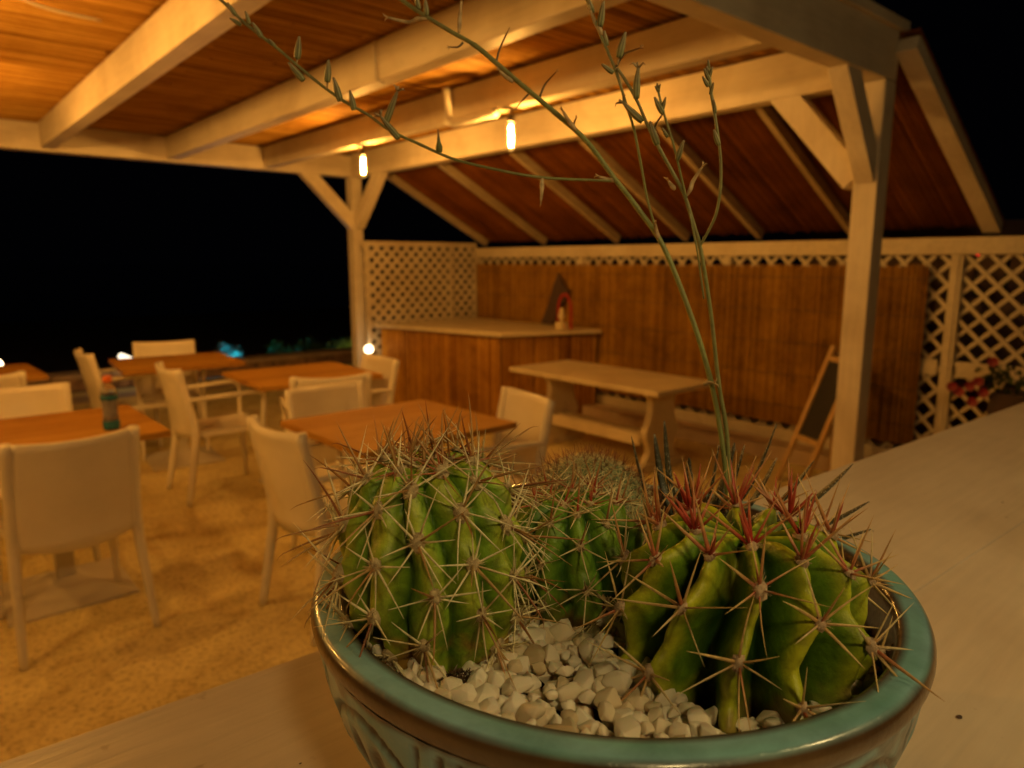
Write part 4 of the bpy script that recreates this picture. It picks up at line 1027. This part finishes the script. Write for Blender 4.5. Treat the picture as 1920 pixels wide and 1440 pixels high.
BUDS=[
 ('A_left',(0.2384, 0.5139, 1.5902),(0.2388, 0.5081, 1.6085),'s'),
 ('A_left',(0.2527, 0.4966, 1.5733),(0.2524, 0.4917, 1.5919),'s'),
 ('A_left',(0.2596, 0.4902, 1.5645),(0.2553, 0.4911, 1.5804),'n'),
 ('A_left',(0.2656, 0.4813, 1.5577),(0.2624, 0.4807, 1.5709),'n'),
 ('A_left',(0.2873, 0.4568, 1.5374),(0.2775, 0.4658, 1.5536),'o'),
 ('A_left',(0.2816, 0.4651, 1.5482),(0.2857, 0.4539, 1.5698),'o'),
 ('A_left',(0.3072, 0.4349, 1.5262),(0.3049, 0.433, 1.5429),'b'),
 ('A_left',(0.2412, 0.5098, 1.5794),(0.2333, 0.516, 1.5916),'n'),
 ('A_left',(0.2212, 0.5318, 1.6097),(0.2158, 0.5344, 1.6193),'n'),
 ('A_left',(0.2159, 0.5396, 1.6191),(0.2129, 0.5386, 1.6272),'n'),
 ('A_left',(0.2119, 0.5454, 1.6192),(0.2055, 0.5494, 1.6236),'n'),
 ('A_left',(0.2097, 0.5487, 1.6261),(0.2047, 0.5505, 1.6341),'n'),
 ('A_left',(0.2283, 0.5251, 1.6031),(0.2239, 0.5262, 1.6079),'n'),
 ('A_left',(0.3564, 0.3792, 1.5084),(0.3537, 0.3778, 1.4921),'d'),
 ('A_left',(0.3946, 0.343, 1.506),(0.3851, 0.3516, 1.5093),'d'),
 ('A',(0.329, 0.4774, 1.6311),(0.3085, 0.5019, 1.6339),'d'),
 ('A',(0.3414, 0.4558, 1.6188),(0.3408, 0.4513, 1.6398),'d'),
 ('A',(0.3283, 0.4784, 1.6335),(0.3259, 0.4766, 1.6452),'n'),
 ('A',(0.3261, 0.4851, 1.6392),(0.3225, 0.485, 1.6504),'n'),
 ('A',(0.3419, 0.4514, 1.6113),(0.3341, 0.4576, 1.6081),'t'),
 ('A',(0.3551, 0.4287, 1.5948),(0.3584, 0.4186, 1.6156),'t'),
 ('A',(0.3598, 0.4149, 1.5793),(0.3521, 0.4208, 1.5872),'d'),
 ('A',(0.3711, 0.3983, 1.5682),(0.3758, 0.3862, 1.5839),'t'),
 ('A',(0.3662, 0.4056, 1.5705),(0.3596, 0.4099, 1.5618),'t'),
 ('A',(0.3806, 0.3704, 1.5422),(0.3729, 0.3763, 1.5555),'d'),
 ('A',(0.3797, 0.3717, 1.5441),(0.3784, 0.3684, 1.55),'t'),
 ('A_up',(0.3608, 0.3286, 1.5927),(0.3539, 0.3333, 1.607),'d'),
 ('A_up',(0.3597, 0.3301, 1.598),(0.3587, 0.3264, 1.612),'n'),
 ('A_up',(0.3639, 0.3276, 1.5867),(0.3606, 0.3272, 1.5952),'n'),
 ('A_up',(0.3571, 0.3339, 1.6066),(0.3531, 0.3345, 1.6147),'n'),
 ('A_up',(0.4054, 0.3132, 1.4649),(0.4015, 0.3134, 1.4757),'d'),
 ('B',(0.3677, 0.322, 1.5747),(0.3682, 0.316, 1.5933),'s'),
 ('B',(0.3674, 0.3226, 1.5737),(0.3735, 0.3083, 1.5831),'t'),
 ('B',(0.3664, 0.3239, 1.57),(0.3598, 0.3282, 1.5752),'n'),
 ('B',(0.375, 0.3115, 1.5535),(0.3731, 0.3089, 1.5721),'o'),
 ('B',(0.3791, 0.309, 1.5395),(0.3692, 0.3181, 1.5521),'o'),
 ('B',(0.3863, 0.302, 1.5249),(0.3808, 0.3047, 1.5395),'n'),
 ('B',(0.3833, 0.3029, 1.532),(0.3837, 0.2969, 1.5426),'t'),
 ('B',(0.3965, 0.2943, 1.4967),(0.3915, 0.2963, 1.5023),'d'),
 ('B',(0.4164, 0.2795, 1.3667),(0.4178, 0.272, 1.3682),'d'),
 ('B_mid',(0.4007, 0.2882, 1.4925),(0.4035, 0.2788, 1.5104),'d'),
 ('B_mid',(0.3904, 0.289, 1.5146),(0.39, 0.2843, 1.5261),'n'),
 ('B_mid',(0.38, 0.2936, 1.5423),(0.3744, 0.2964, 1.5519),'n'),
 ('B_mid',(0.3797, 0.294, 1.5446),(0.3783, 0.2907, 1.5515),'n'),
 ('B_mid',(0.3784, 0.2959, 1.5556),(0.3745, 0.2963, 1.5582),'n'),
 ('B_mid',(0.378, 0.2965, 1.5562),(0.3763, 0.2936, 1.5593),'n'),
 ('B_mid',(0.378, 0.2965, 1.5556),(0.3752, 0.2953, 1.56),'n'),
 ('B_mid',(0.3851, 0.2932, 1.5286),(0.3807, 0.2943, 1.5338),'n'),
 ('B_right',(0.4014, 0.2659, 1.5222),(0.3969, 0.2672, 1.5311),'n'),
 ('B_right',(0.3996, 0.2685, 1.5414),(0.3964, 0.2679, 1.5488),'n'),
 ('B_right',(0.3977, 0.2713, 1.5526),(0.3961, 0.2683, 1.5588),'n'),
 ('B_right',(0.3969, 0.2725, 1.5574),(0.3923, 0.2739, 1.5629),'n'),
 ('B_right',(0.3971, 0.2722, 1.5627),(0.3936, 0.2721, 1.5687),'n'),
 ('B_right',(0.3971, 0.2722, 1.5627),(0.3955, 0.2692, 1.5681),'n'),
 ('B_right',(0.3968, 0.2726, 1.5674),(0.394, 0.2714, 1.572),'n'),
 ('B_right',(0.3971, 0.2721, 1.5612),(0.3927, 0.2733, 1.5675),'n'),
]
GRN = (.30, .35, .11); PUR = (.27, .21, .11); DRY = (.66, .47, .24)
stalk_obj = {}
for k, (pts, (r0, r1)) in STALKS.items():
    P = smoothline(pts, 5); n = len(P); mb = MB()
    rad = [(r0 + (r1 - r0)*i/(n-1)) * (.54 if k in ('A', 'B') and i > n*.75 else .62) * (1 + .10*(i % 15 == 0)) for i in range(n)]
    gz = [mixv(GRN, PUR, (.15 if k == 'A' else .35) + .35*i/n + .3*noise.noise(P[i]*60)) for i in range(n)]
    mb.tube(P, rad, 10, gz)
    stalk_obj[k] = mb.build('flower_stalk', 'stalk', hw, smooth=True)
random.seed(46)
for k, a, b, ty in BUDS:
    a = Vector(a); b = Vector(b); d = b - a; L = d.length; dn_ = d.normalized(); sd = dn_.cross(Vector((.3, -.2, .1))).normalized(); mb = MB()
    if ty in 'nso':
        st = a + d*(.22 if ty == 's' else 0)
        if ty == 's': mb.tube([a, a.lerp(b, .12), st], [.0007, .0006, .0008], 6, [DRY]*3)
        n = 9; W = min(.0021, L*.14) ; vs = []; cs = []
        for i in range(n):
            t = i/(n-1); p = st.lerp(b, t) + sd*.06*L*math.sin(t*3.14)*(.5 if ty != 'o' else 1); r_ = W*(.35 + 1.0*math.sin(math.pi*min(1, t*.85 + .12))**.8)*(1 - .55*t) + .0003
            u = dn_.cross(sd)
            for q in range(12):
                an = 2*math.pi*q/12; rr = r_*(1.0 if q % 2 else .80)
                vs.append(p + sd*math.cos(an)*rr + u*math.sin(an)*rr); cs.append(mixv((.42, .42, .20), (.55, .45, .25), t) if q % 2 else mixv((.12, .15, .05), (.16, .09, .05), t))
        mb.add(vs, [(i*12+q, i*12+(q+1) % 12, (i+1)*12+(q+1) % 12, (i+1)*12+q) for i in range(n-1) for q in range(12)] + [tuple(range(12)), tuple((n-1)*12+q for q in range(12))], cs)
        if ty == 'o':
            for q in range(5):
                an = q*1.257; o_ = (sd*math.cos(an) + dn_.cross(sd)*math.sin(an)); e = b + o_*.0035 + dn_*.0022; e2 = e + o_*.0022 - dn_*.0012
                mb.tube([b - dn_*.001, e, e2], [.0008, .0006, .0001], 5, [(.42, .36, .22), (.52, .40, .26), (.5, .3, .18)], .5)
    elif ty == 'b':
        P = [a.lerp(b, t) for t in (0, .12, .28, .5, .8, 1)]; mb.tube(P, [.0008, .0024, .0026, .0014, .0007, .0004], 8, [(.2, .22, .07)]*4 + [(.25, .15, .08)]*2)
    elif ty == 't':
        m1 = a.lerp(b, .4) + sd*.22*L; P = smoothline([a, m1, a.lerp(b, .8) + sd*.10*L, b], 4); n = len(P)
        mb.tube(P, [.0009 - .0005*i/n for i in range(n)], 6, [mixv((.16, .13, .07), (.30, .16, .08), i/n) for i in range(n)])
        for q in range(3):
            mb.tube([b, b + (sd*(q - 1) + dn_*.8).normalized()*.0028], [.0005, .0001], 4, [(.5, .36, .2)]*2)
    else:
        m1 = a.lerp(b, .5) + sd*.10*L; P = smoothline([a, a.lerp(b, .25), m1, b], 4); n = len(P)
        mb.tube(P, [.0006 + .0014*math.sin(math.pi*(i + .6)/(n + .4))*(1 - .4*i/n) for i in range(n)], 7, [mixv(DRY, (.36, .22, .10), noise.noise(P[i]*300) + .3) for i in range(n)], .6)
        for q in (-1, 1): mb.tube([b, b + (sd*q*.7 + dn_).normalized()*.003, b + (sd*q*1.2 + dn_).normalized()*.0048], [.0006, .0005, .0001], 4, [DRY]*3)
    mb.build('withered_flower' if ty in 'dt' else 'flower_bud', 'stalk', stalk_obj[k], sub=hw.location, smooth=True)

# ------------------------------------------------------------------ white gravel
random.seed(47)
gv = empty('gravel', (CX, CY, GZ), label='white angular marble gravel filling the cactus bowl', cat='gravel')
def pebble_mesh(sd):
    """angular marble chip: convex hull of scattered points with softened edges"""
    rnd = random.Random(sd); bm = bmesh.new()
    for _ in range(rnd.randint(18, 26)):
        v = Vector((rnd.gauss(0, 1), rnd.gauss(0, 1), rnd.gauss(0, 1))).normalized() * rnd.uniform(.82, 1.05)
        bm.verts.new((v.x*1.2, v.y*.95, v.z*.80))
    r = bmesh.ops.convex_hull(bm, input=list(bm.verts))
    bmesh.ops.delete(bm, geom=[v for v in bm.verts if not v.link_faces], context='VERTS')
    bmesh.ops.dissolve_limit(bm, angle_limit=R(14), verts=list(bm.verts), edges=list(bm.edges))
    bmesh.ops.bevel(bm, geom=list(bm.edges), offset=.20, segments=2, profile=.5, affect='EDGES', clamp_overlap=True)
    bmesh.ops.triangulate(bm, faces=list(bm.faces))
    me = bpy.data.meshes.new('pebble'); bm.to_mesh(me); bm.free(); me.polygons.foreach_set('use_smooth', [True]*len(me.polygons)); me.materials.append(M['gravel']); return me
PM = [pebble_mesh(s) for s in range(14)]
PL = []                                                     # low versions for the joined rest
def free(x, y):
    for (cx_, cy_, r_) in ((.206, .301, .036), (.297, .288, .031), (.319, .186, .052), (.366, .338, .042), (.415, .285, .016), (.188, .259, .007)):
        if math.hypot(x - cx_, y - cy_) < r_: return False
    return math.hypot(x - CX, y - CY) < .1465
stones = []
for layer, (gap, dz, smin, smax) in enumerate(((.0084, -.0074, .0060, .0080), (.0076, -.0004, .0036, .0078))):
    tries = 0; got = []
    while tries < (9000 if layer == 0 else 9000):
        tries += 1; a = U(0, 6.283); r_ = .1465*math.sqrt(random.random()); x, y = CX + r_*math.cos(a), CY + r_*math.sin(a)
        if not free(x, y): continue
        if any((x - q[0])**2 + (y - q[1])**2 < (gap*U(.85, 1.1))**2 for q in got): continue
        got.append((x, y))
        s = U(smin, smax) * (1.15 if random.random() < .15 else 1)
        edge = sm(.115, .146, math.hypot(x - CX, y - CY)); front = sm(.05, -.12, (x - CX)*.7 + (y - CY)*.75)
        stones.append((Vector((x, y, GZ + dz - .009*sm(-.02, .05, (x - CX)*.756 - (y - CY)*.654) + U(-.0025, .0025) + .006*edge*front + .002*front)), s, layer))
def score(q):
    p = q[0]; v = 1 if q[2] else .55; 
    return (-(p - CAMP).length + .05*q[2])
stones.sort(key=lambda q: -score(q))
for i, (p, s, l) in enumerate(stones[:300]):
    o = bpy.data.objects.new('pebble', random.choice(PM)); col.objects.link(o); o.parent = gv; o.location = p - Vector(gv.location)
    o.rotation_euler = (U(0, 6.28) if l == 0 else U(-.7, .7), U(-.7, .7), U(0, 6.28)); o.scale = (s, s*U(.8, 1.1), s*U(.85, 1.1))
mb = MB()
bml = []
for _ in (0,):
    bm = bmesh.new(); bmesh.ops.create_icosphere(bm, subdivisions=1, radius=1); bml.append([v.co.copy() for v in bm.verts]); lf_ = [tuple(v.index for v in f.verts) for f in bm.faces]; bm.free()
for (p, s, l) in stones[300:]:
    rot = Matrix.Rotation(U(0, 6.28), 3, Vector((U(-1, 1), U(-1, 1), U(-1, 1))).normalized()); k = U(.7, 1)
    mb.add([p + rot @ Vector((v.x*s*1.2*U(.85, 1.1), v.y*s*.9*U(.85, 1.1), v.z*s*.75*k)) for v in bml[0]], lf_)
mb.build('rear_gravel', 'gravel', gv, kind='stuff')
# clump of dead roots and dust on the gravel, dead petal
mb = MB(); rc = Vector((.188, .259, GZ + .001))
for i in range(420):
    d = Vector((random.gauss(0, 1), random.gauss(0, 1), abs(random.gauss(0, .6)))).normalized(); p = rc + Vector((U(-.007, .007), U(-.006, .006), U(-.008, .003)))
    spine(mb, p, d, U(.002, .005), .0005, (.04, .022, .012), (.09, .05, .02), nseg=2, sides=3)
tag(mb.build('dry_roots', 'spine', None), 'small clump of dark dry roots on the gravel in front of the left cactus', 'debris')
for x, y, r_ in ((.541, .138, .0016), (.80, .30, .0009), (.62, .24, .0008), (.9, .33, .001), (1.05, .2, .0012), (.72, .10, .001)):
    pass
